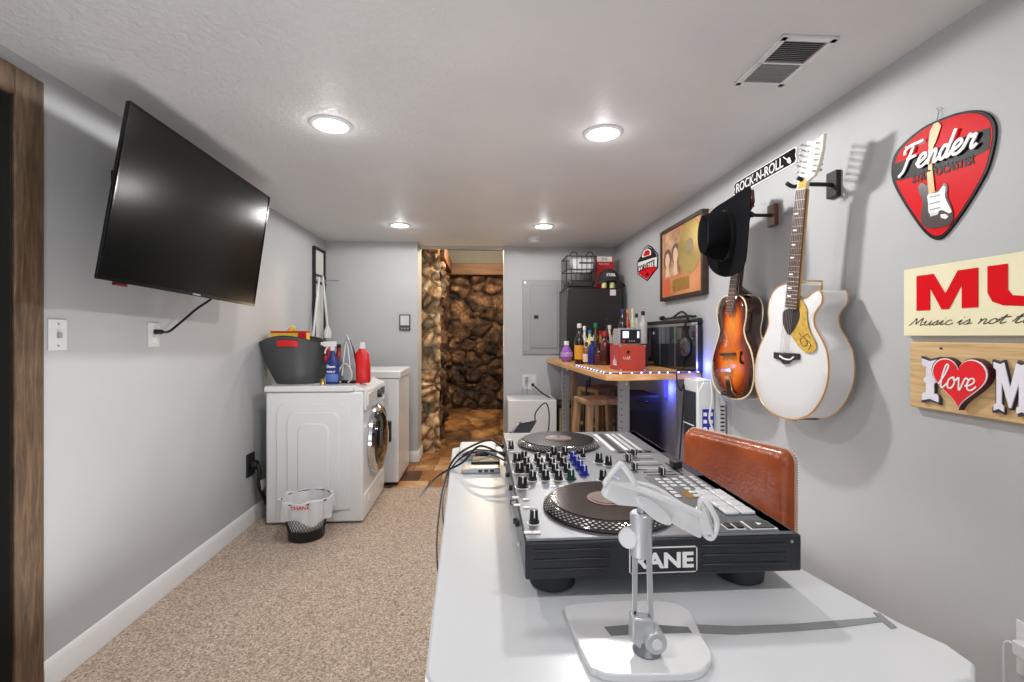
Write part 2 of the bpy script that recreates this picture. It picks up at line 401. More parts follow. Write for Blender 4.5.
# ================================================================== CEILING FITTINGS
lens = mat('lit_lamp_lens', (255, 252, 245), .4, emit=(255, 250, 240), estr=14)
def downlight(x, y, label, trim=True):
    t = thing('recessed_light', (x, y, H), label, 'ceiling light', 'recessed ceiling lights')
    MB().lathe((x, y, H), (0, 0, -1), [(.078, .0), (.098, .0), (.098, .003), (.090, .008), (.078, .010), (.072, .004)], 40).obj('trim_ring', white, t, smooth=True)
    MB().lathe((x, y, H+.001), (0, 0, -1), [(.0725, 0), (.0725, .006), (.04, .008), (.001, .0085)], 32).obj('lens', lens, t, smooth=True)
    return t
LP = []
for px, py, lb in [(331, 124.5, 'wide round recessed ceiling light nearest the black television'), (603, 133, 'round recessed ceiling light nearest the ceiling vent'),
                   (400, 225, 'round recessed ceiling light above the white washer, far left'), (543.5, 226, 'round recessed ceiling light near the smoke detector')]:
    p = PZ(px, py, H); LP.append((p.x, p.y)); downlight(p.x, p.y, lb)
def lamp(kind, name, loc, energy, col=(1, 1, 1), size=.13, rot=(0, 0, 0), **k):
    l = bpy.data.lights.new(name, kind); l.energy = energy; l.color = col
    if kind == 'AREA': l.shape = 'DISK'; l.size = size
    else: l.shadow_soft_size = size
    for a, b in k.items(): setattr(l, a, b)
    o = bpy.data.objects.new(name, l); COL.objects.link(o); o.location = loc; o.rotation_euler = rot
    return o
WC = (1.0, .975, .95)
ALLP = [(LP[0], 30), (LP[1], 50), (LP[2], 19), (LP[3], 19), ((-.72, .2), 17), ((.6, .2), 12)]
for (x, y), e in ALLP:
    lamp('SPOT', 'ceiling_lamp', (x, y, H-.035), e*.80, WC, .05, spot_size=math.radians(179), spot_blend=.04)
    lamp('AREA', 'ceiling_lamp', (x, y, H-.02), e*.16, WC, .13)
    lamp('POINT', 'ceiling_glow', (x, y, H-.06), .75, WC, .03)
lamp('AREA', 'added_soft_fill', (0.0, -1.2, 1.5), 10, (.97, .98, 1.0), 1.6, rot=(math.radians(100), 0, 0))  # fill added behind the camera, stands for no fixture
lamp('AREA', 'added_up_fill', (-.75, 1.7, .25), 14, (.98, .98, 1.0), 1.2, rot=(PI, 0, 0))  # unseen low fills, added to lift the ceiling
lamp('AREA', 'added_up_fill', (-.8, -.3, .2), 14, (.98, .98, 1.0), 1.3, rot=(math.radians(172), 0, 0))
lamp('AREA', 'added_up_fill', (.95, 2.2, .3), 3, (.98, .98, 1.0), .8, rot=(PI, 0, 0))
lamp('POINT', 'passage_lamp', (.05, 5.80, 2.46), 80, (1, .76, .48), .06)
lamp('POINT', 'passage_lamp', (.10, 5.85, 1.3), 9.0, (1, .76, .5), .2)
# vent
t = thing('ceiling_vent', (1.09, 1.645, H), 'white louvred air vent in the ceiling, half dark half grey', 'vent')
vx0, vx1, vy0, vy1 = .995, 1.19, 1.495, 1.797
m = MB()
for a, b_ in (((vx0, vy0), (vx1, vy0+.022)), ((vx0, vy1-.022), (vx1, vy1)), ((vx0, vy0), (vx0+.022, vy1)), ((vx1-.022, vy0), (vx1, vy1)), ((vx0, (vy0+vy1)/2-.004), (vx1, (vy0+vy1)/2+.004))):
    m.box((a[0], a[1], H-.010), (b_[0], b_[1], H))
m.obj('frame', white, t, bevel=.002)
MB().box((vx0+.02, vy0+.02, H-.002), (vx1-.02, vy1-.02, H)).obj('backing', mat('vent_dark', (40, 42, 44), .7), t)
MB().box((vx0+.02, (vy0+vy1)/2, H-.0065), (vx1-.02, vy1-.02, H-.0015)).obj('damper_plate', mat('vent_grey', (150, 152, 153), .5), t)
for k in range(24):
    yy = vy0+.028+k*(vy1-vy0-.056)/23
    near = yy < (vy0+vy1)/2
    m = MB(); s_ = -1 if near else 1
    m.prism([(vx0+.02, yy-.0035, H-.008), (vx0+.02, yy-.0035+s_*-.001, H-.009), (vx0+.02, yy+.0035*1 , H-.002 if not near else H-.004)], (vx1-vx0-.04, 0, 0))
    m.obj('slat', mat('vent_grey', (150, 152, 153), .5) if not near else grey, t)
p = PZ(532, 243, H)
t = thing('smoke_detector', (p.x, 4.78, H), 'round white smoke detector on the ceiling above the breaker panel', 'smoke detector')
MB().lathe((p.x, 4.78, H), (0, 0, -1), [(.07, 0), (.07, .012), (.064, .016), (.064, .026), (.052, .040), (.03, .044), (.001, .045)], 32).obj('housing', white, t, smooth=True)
MB().lathe((p.x, 4.78, H-.0445), (0, 0, -1), [(.012, 0), (.012, .003), (.001, .004)], 16).obj('test_button', grey, t, smooth=True)
# ================================================================== WALL PLATES
def plate(name, px0, px1, py0, py1, X, side, label, cat, col=white):
    a = PX(px0, py0, X); b = PX(px1, py1, X); y0, y1 = sorted((a.y, b.y)); zc = (a.z+b.z)/2
    z0, z1 = zc-.06, zc+.06; yc = (y0+y1)/2; y0, y1 = yc-.04, yc+.04
    t = thing(name, (X, yc, z0), label, cat)
    MB().box((X, y0, z0), (X+side*.006, y1, z1)).obj('cover_plate', col, t, bevel=.002)
    return t, yc, zc
t, yc, zc = plate('light_switch', 47, 66, 317, 352, XL, 1, 'white wall switch plate beside the rustic wood door casing', 'switch')
MB().box((XL+.006, yc-.006, zc-.012), (XL+.018, yc+.006, zc+.010)).obj('toggle', grey, t, bevel=.002)
for dz in (-.042, .042): MB().cyl((XL+.006, yc, zc+dz), (XL+.008, yc, zc+dz), .004, n=12).obj('screw', silver, t)
t, yc, zc = plate('wall_outlet', 146.5, 159.5, 319.6, 349.5, XL, 1, 'white wall outlet below the television with a black plug in it', 'outlet')
for dz in (-.025, .025): MB().box((XL+.006, yc-.016, zc+dz-.014), (XL+.008, yc+.016, zc+dz+.014)).obj('socket', trimw, t, bevel=.002)
plug_y, plug_z = yc, zc+.015
def PYplate(px0, px1, py0, py1, Y, label, cat, name='wall_outlet'):
    a = PY(px0, py0, Y); b = PY(px1, py1, Y)
    t = thing(name, ((a.x+b.x)/2, Y, b.z), label, cat)
    MB().box((a.x, Y, b.z), (b.x, Y-.006, a.z)).obj('cover_plate', white, t, bevel=.002)
    return t, (a.x+b.x)/2, (a.z+b.z)/2, b.x-a.x
t, xo, zo_, wo = PYplate(522.5, 536.5, 374.5, 389, bY, 'white double outlet on the back wall under the breaker panel', 'outlet')
for dx in (-.035, .035):
    for dz in (-.03, .03): MB().box((xo+dx-.014, bY-.009, zo_+dz-.016), (xo+dx+.014, bY-.006, zo_+dz+.016)).obj('socket', trimw, t, bevel=.002)
# thermostat
a = PY(399.5, 314.5, pY); b = PY(410.5, 330.5, pY)
t = thing('thermostat', ((a.x+b.x)/2, pY, b.z), 'small grey thermostat with pale display on the grey wall', 'thermostat')
MB().box((a.x, pY, b.z), (b.x, pY-.02, a.z)).obj('housing', darkg, t, bevel=.004)
MB().box((a.x+.012, pY-.02, b.z+.055), (b.x-.012, pY-.022, a.z-.012)).obj('display', mat('lcd_pale', (190, 196, 194), .3), t, bevel=.001)
for k in range(3): MB().box((a.x+.018+k*.032, pY-.02, b.z+.014), (a.x+.036+k*.032, pY-.023, b.z+.03)).obj('button', grey, t, bevel=.001)
# breaker panel
a = PY(522.5, 280, bY); b = PY(565, 354, bY)
t = thing('breaker_panel', ((a.x+b.x)/2, bY, b.z), 'grey metal breaker panel on the back wall beside the black refrigerator', 'electrical panel')
MB().box((a.x, bY, b.z), (b.x, bY-.02, a.z)).obj('cover', grey, t, bevel=.004)
d = MB().box((a.x+.09, bY-.02, b.z+.07), (b.x-.09, bY-.032, a.z-.06)).obj('door', grey, t, bevel=.004)
MB().box((a.x+.12, bY-.032, b.z+.10), (b.x-.13, bY-.035, a.z-.09)).obj('door_emboss', grey, d, bevel=.002)
MB().box((a.x+.125, bY-.034, (a.z+b.z)/2-.02), (a.x+.175, bY-.042, (a.z+b.z)/2+.02)).obj('latch', blackm, d, bevel=.003)
for xx in (a.x+.03, b.x-.03):
    for zz in (b.z+.03, a.z-.03, ): MB().cyl((xx, bY-.02, zz), (xx, bY-.024, zz), .008, n=12).obj('screw', chrome, t)
# black dryer outlet, left wall
yc = PX(250, 465, XL).y; zc = PX(250, 465, XL).z
t = thing('appliance_outlet', (XL, yc, zc-.07), 'black heavy duty outlet low on left wall beside the washer', 'outlet', )
MB().box((XL, yc-.06, zc-.075), (XL+.012, yc+.05, zc+.085)).obj('cover_plate', blackm, t, bevel=.003)
t = thing('power_plug', (XL+.012, yc, zc-.03), 'thick black appliance plug and cord with white tag in the low outlet', 'plug')
MB().cyl((XL+.012, yc+.01, zc), (XL+.05, yc+.01, zc), .034, .03).obj('plug_body', black, t, bevel=.004)
MB().tube([(XL+.045, yc+.01, zc), (XL+.06, yc+.01, zc-.05), (XL+.055, yc+.02, zc-.16), (XL+.05, yc+.10, zc-.26), (XL+.04, yc+.22, .06), (XL+.08, yc+.5, .03)], .014, 10, smooth=6).obj('cord', cablem, t, smooth=True)
MB().prism([(XL+.07, yc+.0, zc-.11), (XL+.072, yc+.075, zc-.12), (XL+.072, yc+.08, zc-.175), (XL+.07, yc+.02, zc-.19)], (.003, 0, 0)).obj('tag', white, t, bevel=.001)
# right wall lower outlet with charger
a = PX(1016.5, 618, XR); yc = a.y-.045; zt = a.z
t = thing('wall_outlet', (XR, yc, zt-.15), 'white outlet plate low on the right wall beside the desk', 'outlet')
MB().box((XR, yc-.042, zt-.15), (XR-.006, yc+.042, zt)).obj('cover_plate', white, t, bevel=.002)
MB().box((XR-.006, yc-.018, zt-.135), (XR-.010, yc+.018, zt-.1)).obj('socket', trimw, t, bevel=.002)
t = thing('usb_charger', (XR-.006, yc, zt-.08), 'white phone charger with white cable in the right wall outlet', 'charger')
MB().box((XR-.0105, yc-.02, zt-.085), (XR-.04, yc+.025, zt-.045)).obj('charger_body', white, t, bevel=.004)
MB().tube([(XR-.03, yc+.025, zt-.06), (XR-.03, yc+.045, zt-.065), (XR-.03, yc+.052, zt-.10), (XR-.028, yc+.05, zt-.25), (XR-.03, yc+.03, .02), (XR-.1, yc+.1, .008)], .003, 8, smooth=6).obj('cable', white, t, smooth=True)
# ================================================================== TELEVISION
sc_ = 1.15/1.1
C = [(-1.277, 1.792, .855), (-1.264, 2.891, .828), (-1.326, 2.828, .172), (-1.338, 1.729, .200)]
C = [V((x*sc_, y*sc_, z*sc_+CZ)) for x, y, z in C]
cen = (C[0]+C[1]+C[2]+C[3])/4
ux = ((C[1]-C[0])+(C[2]-C[3])).normalized(); uz = ((C[0]-C[3])+(C[1]-C[2])); uz = (uz-ux*uz.dot(ux)).normalized(); un = uz.cross(ux)   # ux along +Y, un should face room
if un.x < 0: un = -un
W2, H2 = 1.15/2, .345
ux = (C[1]-C[0]+C[2]-C[3])/2; W2 = ux.length/2; ux.normalize()
uz = (C[0]-C[3]+C[1]-C[2])/2; H2 = uz.length/2; uz.normalize()
MT = Matrix(((ux.x, uz.x, un.x, cen.x), (ux.y, uz.y, un.y, cen.y), (ux.z, uz.z, un.z, cen.z), (0, 0, 0, 1)))
t = thing('television', (XL+.01, cen.y, 1.6), 'large black flat television tilted down from the left wall', 'television')
MB(MT).box((-W2, -H2, -.016), (W2, H2, -.002)).obj('housing', black, t, bevel=.004)
MB(MT).box((-W2+.008, -H2+.016, -.003), (W2-.008, H2-.008, .0005)).obj('screen', screen, t)
m = MB(MT)
for a, b_ in (((-W2, H2-.006), (W2, H2)), ((-W2, -H2), (W2, -H2+.015)), ((-W2, -H2), (-W2+.006, H2)), ((W2-.006, -H2), (W2, H2))): m.box((a[0], a[1], -.004), (b_[0], b_[1], .004))
m.obj('bezel', mat('gloss_black_bezel', (14, 14, 15), .15), t, bevel=.001)
MB(MT).box((-W2*.7, -H2*.75, -.07), (W2*.7, H2*.45, -.014)).obj('back_cover', black, t, bevel=.012)
MB(MT).box((-.03, -H2+.004, .003), (.03, -H2+.012, .0055)).obj('badge', silver, t)
MB(MT).box((-W2+.09, -H2-.012, -.02), (-W2+.15, -H2, -.004)).obj('receiver_lamp', mat('red_glow', (84, 14, 14), .3, emit=(255, 40, 40), estr=.02), t, bevel=.002)
MB(MT).box((-.2, -.2, -.085), (.2, .2, -.07)).obj('mount_bracket', blackm, t, bevel=.003)
MB().box((XL, cen.y-.22, cen.z-.16), (XL+.025, cen.y+.22, cen.z+.2)).obj('wall_plate', blackm, t, bevel=.003)
m = MB()
for s_ in (-.12, .12): m.tube([(XL+.025, cen.y+s_, cen.z+.02), MT@V((s_, .02, -.083))], .014, 8)
m.obj('mount_arm', blackm, t)
p0 = MT@V((-.02, -H2+.03, -.06))
t = thing('television_cable', (XL+.02, plug_y, plug_z), 'black television power cord running to the wall outlet', 'cord')
m = MB(); m.cyl((XL+.008, plug_y, plug_z), (XL+.045, plug_y, plug_z), .014, .012, 12); m.obj('plug', black, t, bevel=.003)
MB().tube([(XL+.045, plug_y, plug_z), (XL+.065, plug_y+.02, plug_z+.003), (XL+.09, plug_y+.07, plug_z+.05), (XL+.13, plug_y+.13, plug_z+.12), (XL+.2, plug_y+.17, plug_z+.2), MT@V((-.02, -H2+.02, -.03))], .006, 8, smooth=8).obj('cable', cablem, t, smooth=True)
# ================================================================== WASHER
wx0, wx1, wy0, wy1, wz = -1.525, -.85, 3.425, 4.14, .985
t = thing('washing_machine', ((wx0+wx1)/2, (wy0+wy1)/2, 0), 'white front loading washing machine with round dark glass door', 'washing machine')
MB().box((wx0, wy0, .012), (wx1, wy1, wz-.045)).obj('cabinet', enamel, t, bevel=.012, seg=3)
MB().box((wx0-.008, wy0-.012, wz-.042), (wx1-.07, wy1, wz)).obj('top_panel', enamel, t, bevel=.008, seg=3)
def arch(x0, x1, z0, z1, r, n=8):
    P = [(x0, z0)]
    for k in range(n+1):
        a = PI-PI/2*k/n; P.append((x0+r+r*math.cos(a), z1-r+r*math.sin(a)))
    for k in range(n+1):
        a = PI/2-PI/2*k/n; P.append((x1-r+r*math.cos(a), z1-r+r*math.sin(a)))
    P.append((x1, z0)); return P
for i, (x0, x1, z1, r, dp) in enumerate([(wx0+.075, wx1-.085, .86, .07, .010), (wx0+.15, wx1-.16, .80, .065, .018), (wx0+.225, wx1-.235, .72, .06, .025)]):
    MB().prism([(a, wy0+.001, b_) for a, b_ in arch(x0, x1, .10+.0*i, z1, r)], (0, -dp, 0)).obj('side_emboss', enamel, t, bevel=.007, seg=3)
yc = 3.80; zc = .535
MB().box((wx1, wy0+.02, .80), (wx1+.018, wy1-.02, .945)).obj('control_panel', enamel, t, bevel=.01)
MB().prism([(wx1+.018, wy0+.03, .945), (wx1-.07, wy0+.03, wz-.003), (wx1-.07, wy0+.03, .94)], (0, wy1-wy0-.06, 0)).obj('control_fascia', enamel, t, bevel=.003)
dk = MB().cyl((wx1+.018, yc+.03, .88), (wx1+.05, yc+.03, .88), .034, .03, 28).obj('dial', black, t, bevel=.004)
MB().cyl((wx1+.05, yc+.03, .88), (wx1+.052, yc+.03, .88), .02, n=24).obj('dial_cap', silver, dk)
MB().box((wx1+.018, yc+.12, .855), (wx1+.022, yc+.27, .915)).obj('display', black, t, bevel=.001)
MB().box((wx1+.016, wy0+.05, .83), (wx1+.026, wy0+.22, .925)).obj('detergent_drawer', enamel, t, bevel=.004)
for k in range(2): MB().box((wx1+.0255, wy0+.09, .85+.04*k), (wx1+.028, wy0+.16, .858+.04*k)).obj('button', grey, t)
m = MB(); pf = [(.19, .0), (.262, .0), (.272, .012), (.268, .035), (.245, .052), (.215, .048), (.19, .02)]
m.lathe((wx1, yc, zc), (1, 0, 0), pf, 56)
door = m.obj('door', chrome, t, smooth=True)
MB().lathe((wx1+.02, yc, zc), (1, 0, 0), [(.214, 0), (.214, .018), (.205, .038), (.17, .056), (.10, .07), (.001, .074)], 48).obj('door_glass', glassd, door, smooth=True)
MB().box((wx1+.04, yc+.20, zc-.09), (wx1+.085, yc+.25, zc+.09)).obj('door_handle', black, door, bevel=.012, seg=3)
MB().box((wx1-.001, wy0+.02, .06), (wx1+.008, wy1-.02, .2)).obj('kick_panel', enamel, t, bevel=.003)
MB().cyl((wx1+.008, wy0+.14, .13), (wx1+.014, wy0+.14, .13), .03, n=24).obj('filter_cap', enamel, t, bevel=.002)
for a in (wx0+.06, wx1-.06):
    for b_ in (wy0+.06, wy1-.06): MB().cyl((a, b_, 0), (a, b_, .035), .02, n=16).obj('foot', rubber, t)
# second white appliance
fx0, fx1, fy0, fy1, fz = -1.50, -.745, 4.26, 4.86, 1.03
t = thing('chest_freezer', ((fx0+fx1)/2, 4.56, 0), 'plain white lidded appliance standing behind the washing machine', 'freezer')
MB().box((fx0, fy0, .03), (fx1, fy1, fz-.075)).obj('cabinet', enamel, t, bevel=.008)
MB().box((fx0-.012, fy0-.012, fz-.07), (fx1+.018, fy1+.0, fz)).obj('lid', enamel, t, bevel=.012, seg=3)
MB().box((fx0+.01, fy0+.01, fz-.076), (fx1-.01, fy1-.01, fz-.069)).obj('lid_gasket', grey, t)
MB().box((fx0+.02, fy0+.02, 0.0), (fx1-.012, fy1-.01, .035)).obj('plinth', blackm, t)
# ---- things on the washer
tubm = mat('charcoal_tub_plastic', (68, 70, 72), .38, var=.04)
bc = V((-1.225, 3.70, wz)) 
t = thing('laundry_tub', bc, 'charcoal flexible plastic tub with red handles on the washing machine', 'tub')
m = MB(); rings = []; n = 56
L_, R_ = PY(262, 345, 3.72).x, PY(331, 346, 3.72).x; hw = (R_-L_)/2; cx = (R_+L_)/2
bl, br = PY(273, 385, 3.62).x, PY(319, 385, 3.62).x; bhw = (br-bl)/2; bcx = (bl+br)/2
def tubring(f, ins=0):
    rx = bhw+(hw-bhw)*f**.8-ins; ry = .155+(.205-.155)*f-ins; c_ = bcx+(cx-bcx)*f
    return [V((c_+rx*math.cos(2*PI*i/n), bc.y+ry*math.sin(2*PI*i/n), wz+.002+.29*f+(.06*abs(math.sin(2*PI*i/n))**3*f**3))) for i in range(n)]
for f in (0, .02, .15, .35, .6, .8, .93, 1.0): rings.append(tubring(f))
rings.append([p+V((0, 0, .006)) for p in tubring(1.0, -.008)]); rings.append([p+V((0, 0, .006)) for p in tubring(1.0, .010)])
for f in (.93, .6, .2, .06): rings.append([p+V((0, 0, .004)) for p in tubring(f, .008)])
m.loft(rings); m.obj('tub_body', tubm, t, smooth=True)
def tubpt(xp, f, out=.004):   # point on front side at x
    rx = bhw+(hw-bhw)*f**.8; ry = .155+.05*f; c_ = bcx+(cx-bcx)*f; q = max(-1, min(1, (xp-c_)/rx)); sn = -math.sqrt(1-q*q)
    return V((xp, bc.y+(ry+out)*sn, wz+.29*f+.06*abs(sn)**3*f**3))
hx0, hx1 = PY(280, 345, 3.55).x, PY(300.5, 345, 3.55).x
m = MB()
P = [tubpt(hx0+(hx1-hx0)*k/8, .84) for k in range(9)]; Q = [tubpt(hx0+(hx1-hx0)*k/8, .95) for k in range(9)]
m.loft([[P[k], Q[k], Q[k]+V((0, -.008, 0)), P[k]+V((0, -.008, 0))] for k in range(9)])
m.obj('handle_grip', red, t, bevel=.003)
m = MB(); m.tube([(R_-.02, bc.y-.04, wz+.27), (R_+.005, bc.y-.05, wz+.24), (R_-.01, bc.y-.05, wz+.16), (R_-.035, bc.y-.04, wz+.22)], .012, 8, smooth=5); m.obj('handle_grip', red, t, smooth=True)
# inside the tub
a = PY(274, 342, 3.74); b = PY(309, 331.5, 3.74)
t = thing('food_box', (-1.3, 3.7, wz+.2), 'yellow and red carton sticking out of the charcoal tub', 'box')
MB().box((a.x, 3.68, wz+.10), (b.x, 3.76, b.z)).obj('carton', yellow, t, bevel=.002)
MB().box((a.x-.001, 3.679, b.z-.012), (b.x+.001, 3.761, b.z+.003)).obj('red_edge', red, t)
MB().box((b.x-.06, 3.678, wz+.2), (b.x+.002, 3.68, b.z)).obj('red_panel', red, t)
a = PY(291, 333, 3.80)
m = MB(); m.tube([(a.x-.05, 3.82, wz+.2), (a.x-.02, 3.82, wz+.37), (a.x+.01, 3.82, wz+.42), (a.x+.012, 3.82, wz+.43)], lambda f: .028*(1-f)**.6+.004, 10, smooth=4)
tag(m.obj('yellow_tool', yellow, smooth=True), 'yellow pointed item poking up behind the carton in the tub', 'cleaning tool')
# spray bottle
def at_w(px, py, Y): return PY(px, py, Y)
def spray():
    x = PY(332.5, 380, 3.56).x; y = 3.56; z = wz
    t = thing('spray_bottle', (x, y, z), 'blue trigger spray bottle with white nozzle on the washing machine', 'spray bottle')
    m = MB(); rs = []
    for f, rx, ry in [(0, .044, .030), (.01, .050, .034), (.12, .050, .034), (.16, .046, .032), (.20, .028, .024), (.235, .015, .015), (.25, .014, .014)]:
        rs.append([V((x+rx*math.cos(a), y+ry*math.sin(a), z+f)) for a in [2*PI*i/28 for i in range(28)]])
    m.loft(rs); m.obj('bottle', blue, t, smooth=True)
    m = MB(); m.cyl((x, y, z+.245), (x, y, z+.275), .017, n=20); m.box((x-.065, y-.012, z+.275), (x+.028, y+.012, z+.315)); m.box((x-.085, y-.008, z+.285), (x-.065, y+.008, z+.31)); m.obj('nozzle', white, t, bevel=.005)
    m = MB(); m.tube([(x-.03, y, z+.275), (x-.048, y, z+.255), (x-.055, y, z+.225)], .006, 8, smooth=3); m.obj('trigger', white, t, smooth=True)
    lb = MB(); pts = [V((x+.0505*math.cos(a), y+.0345*math.sin(a), z+.02)) for a in [PI*(1.12+.76*i/12) for i in range(13)]]
    lb.loft([[p, p+V((0, 0, .055)), p+V((0, -.001, .055)), p+V((0, -.001, 0))] for p in pts]); lb.obj('label', mat('pale_blue_label', (90, 120, 190), .4), t)
    text('Dawn', (x-.030, y-.0352, z+.12), (1, 0, 0), (0, 0, 1), .06, .022, whitep, t, bold=.02)
    text('WIPE-IT', (x-.032, y-.0362, z+.085), (1, 0, 0), (0, 0, 1), .064, .014, whitep, t, bold=.02)
spray()
# steam iron standing on its heel
def iron():
    x = PY(348, 383, 3.60).x; y = 3.62; z = wz
    t = thing('steam_iron', (x, y, z), 'black and silver clothes iron standing upright beside spray bottle', 'iron')
    def sole(s, sh): return [(0+sh, .30*s+.02), (.032*s+sh, .22*s+.02), (.056*s+sh, .11*s+.02), (.060*s+sh, .02), (-.060*s+sh, .02), (-.056*s+sh, .11*s+.02), (-.032*s+sh, .22*s+.02)]
    M_ = Matrix.Translation((x, y, z)) @ Matrix.Rotation(math.radians(-8), 4, 'Z') @ Matrix.Scale(1.15, 4)
    MB(M_).prism([(a, -.03, b_) for a, b_ in sole(1, 0)], (0, .012, 0)).obj('soleplate', silver, t, bevel=.004)
    MB(M_).prism([(a, -.02, b_) for a, b_ in sole(.93, 0)], (0, .045, 0)).obj('iron_body', black, t, bevel=.012)
    MB(M_).tube([(0, .02, .24), (0, .065, .2), (0, .075, .12), (0, .055, .04), (0, .02, .03)], .015, 10, smooth=5).obj('handle', darkg, t, smooth=True)
    MB(M_).box((-.045, -.02, 0), (.045, .06, .03)).obj('heel', black, t, bevel=.006)
    MB(M_).tube([(-.05, -.045, .012), (-.04, -.05, .09), (0, -.048, .13), (.035, -.05, .09), (.04, -.052, .04), (.02, -.055, .008)], .006, 8, smooth=6).obj('cord', mat('pale_cord', (190, 186, 180), .6), t, smooth=True)
    MB(M_).tube([(-.03, -.034, .05), (0, -.036, .27), (.03, -.034, .06)], .004, 8, smooth=4).obj('trim_line', white, t, smooth=True)
iron()
x = PY(361.5, 380, 3.62).x
t = thing('detergent_bottle', (x, 3.64, wz), 'red detergent bottle with white cap at the washer front corner', 'bottle')
m = MB(); rs = []
for f, rx, ry in [(0, .056, .036), (.01, .062, .042), (.14, .060, .042), (.215, .052, .038), (.245, .030, .028), (.26, .022, .022)]:
    rs.append([V((x+rx*math.copysign(abs(math.cos(a))**.7, math.cos(a)), 3.64+ry*math.copysign(abs(math.sin(a))**.7, math.sin(a)), wz+f)) for a in [2*PI*i/28 for i in range(28)]])
m.loft(rs); m.obj('bottle', red, t, smooth=True)
MB().cyl((x, 3.64, wz+.258), (x, 3.64, wz+.305), .026, .022, 20).obj('cap', white, t, bevel=.003)
x = PY(338, 352, 3.78).x
t = thing('red_bottle', (x, 3.80, wz), 'dark red bottle standing behind the blue spray bottle', 'bottle')
MB().lathe((x, 3.80, wz), (0, 0, 1), [(.04, 0), (.042, .01), (.042, .18), (.018, .23), (.016, .26)], 24).obj('bottle', mat('deep_red_plastic', (160, 20, 30), .3), t, smooth=True)
MB().cyl((x, 3.8, wz+.26), (x, 3.8, wz+.29), .018, n=16).obj('cap', black, t)
x = PY(322, 383, 3.52).x
tag(MB().lathe((x, 3.53, wz), (0, 0, 1), [(.018, 0), (.02, .004), (.014, .02), (.01, .035), (.012, .04), (.004, .045)], 16).obj('brass_bell', gold, smooth=True), 'small gold coloured trinket between tub and blue spray bottle', 'trinket')
# trash bin
tx, ty = PZ(309.5, 533, 0).x, 3.225
t = thing('trash_bin', (tx, ty, 0), 'small wire mesh trash bin lined with a white plastic bag', 'trash bin')
MB().lathe((tx, ty, 0), (0, 0, 1), [(.108, 0), (.114, .004), (.118, .07), (.114, .07), (.106, .006)], 36).obj('base', black, t, smooth=True)
m = MB(); nv = 40
for k in range(nv):
    for sgn in (1, -1):
        pts = []
        for j in range(9):
            f = j/8; a = 2*PI*k/nv+sgn*f*.8; r = .117+(.155-.117)*f; pts.append((tx+r*math.cos(a), ty+r*math.sin(a), .065+.195*f))
        m.tube(pts, .0014, 4)
m.obj('wire_mesh', blackm, t)
MB().tube([(tx+.156*math.cos(a), ty+.156*math.sin(a), .262) for a in [2*PI*i/36 for i in range(36)]], .005, 8, closed=True).obj('rim', blackm, t, smooth=True)
bag = mat('translucent_white_bag', (238, 240, 242), .35, var=.03, bump=.3, bscale=14)
bb = bag.node_tree.nodes['Principled BSDF']; bb.inputs['Alpha'].default_value = .66
m = MB(); rs = []; n = 64
for f, r0, z_ in [(0, .09, .02), (.2, .112, .1), (.6, .135, .2), (.9, .150, .26), (1, .158, .278), (1.05, .166, .272), (1.2, .170, .24), (1.4, .176, .19), (1.6, .172, .15)]:
    row = []
    for i in range(n):
        a = 2*PI*i/n; w_ = 0
        if f > .95: w_ = .008*math.sin(a*9+f*2)+.006*math.sin(a*17)
        zz = z_+(.022*math.sin(a*3+1)+.012*math.sin(a*7) if f > 1.3 else (.006*math.sin(a*5) if f > .9 else 0))
        row.append(V((tx+(r0+w_)*math.cos(a), ty+(r0+w_)*math.sin(a), zz)))
    rs.append(row)
m.loft(rs, False); m.obj('bag_liner', bag, t, smooth=True)
text('THANK', (tx-.035, ty-.180, .242), (1, 0, 0), (0, 0, 1), .125, .022, red, t, bold=.02)
# ================================================================== corner rail with broom and mop
a = PX(313, 246, XL); b = PX(313, 340, XL)
y0, y1 = PX(312.5, 300, XL).y, PX(322.5, 300, XL).y
t = thing('tool_rack', (XL, (y0+y1)/2, b.z), 'tall narrow black wall rack in the corner above the freezer', 'rack')
m = MB(); zt = a.z-.0
for yy in (y0, y1): m.box((XL+.0, yy-.012, 1.12), (XL+.03, yy+.012, zt))
m.box((XL, y0, zt-.02), (XL+.03, y1, zt)); m.box((XL, y0, zt-.29), (XL+.04, y1, zt-.27)); m.box((XL, y0, zt-.36), (XL+.04, y1, zt-.34))
m.obj('frame', blackm, t, bevel=.002)
MB().box((XL+.002, y0+.03, 1.15), (XL+.02, y1-.03, zt-.03)).obj('back_panel', mat('off_white_board', (214, 214, 208), .5), t, bevel=.002)
MB().tube([(XL+.03, y1-.05, zt-.31), (XL+.20, y1-.1, zt-.315)], .006, 8).obj('peg', silver, t)
def pole(name, x0, y0_, z0, x1, y1_, z1, label, cat, headm, kind):
    t = thing(name, (x0, y0_, z0), label, cat)
    MB().tube([(x0, y0_, z0+.1), (x1, y1_, z1)], .011, 10).obj('handle', white, t, smooth=True)
    if kind == 'mop':
        m = MB()
        for k in range(14):
            a = 2*PI*k/14; m.tube([(x0, y0_, z0+.13), (x0+.025*math.cos(a), y0_+.05*math.sin(a), z0+.06), (x0+.02*math.cos(a), y0_+.055*math.sin(a), z0)], .008, 6, smooth=3)
        m.obj('mop_strands', headm, t, smooth=True)
    else: MB().box((x0-.02, y0_-.09, z0), (x0+.02, y0_+.09, z0+.11)).obj('brush_head', headm, t, bevel=.01)
    return t
pole('mop', XL+.09, y1-.12, 1.32, XL+.055, y1-.16, zt-.28, 'white mop hanging from the black corner rack', 'mop', white, 'mop')
t = pole('broom', XL+.07, 4.15, .02, XL+.05, y0+.04, zt-.3, 'long white handled broom leaning up to the corner rack', 'broom', grey, 'br')
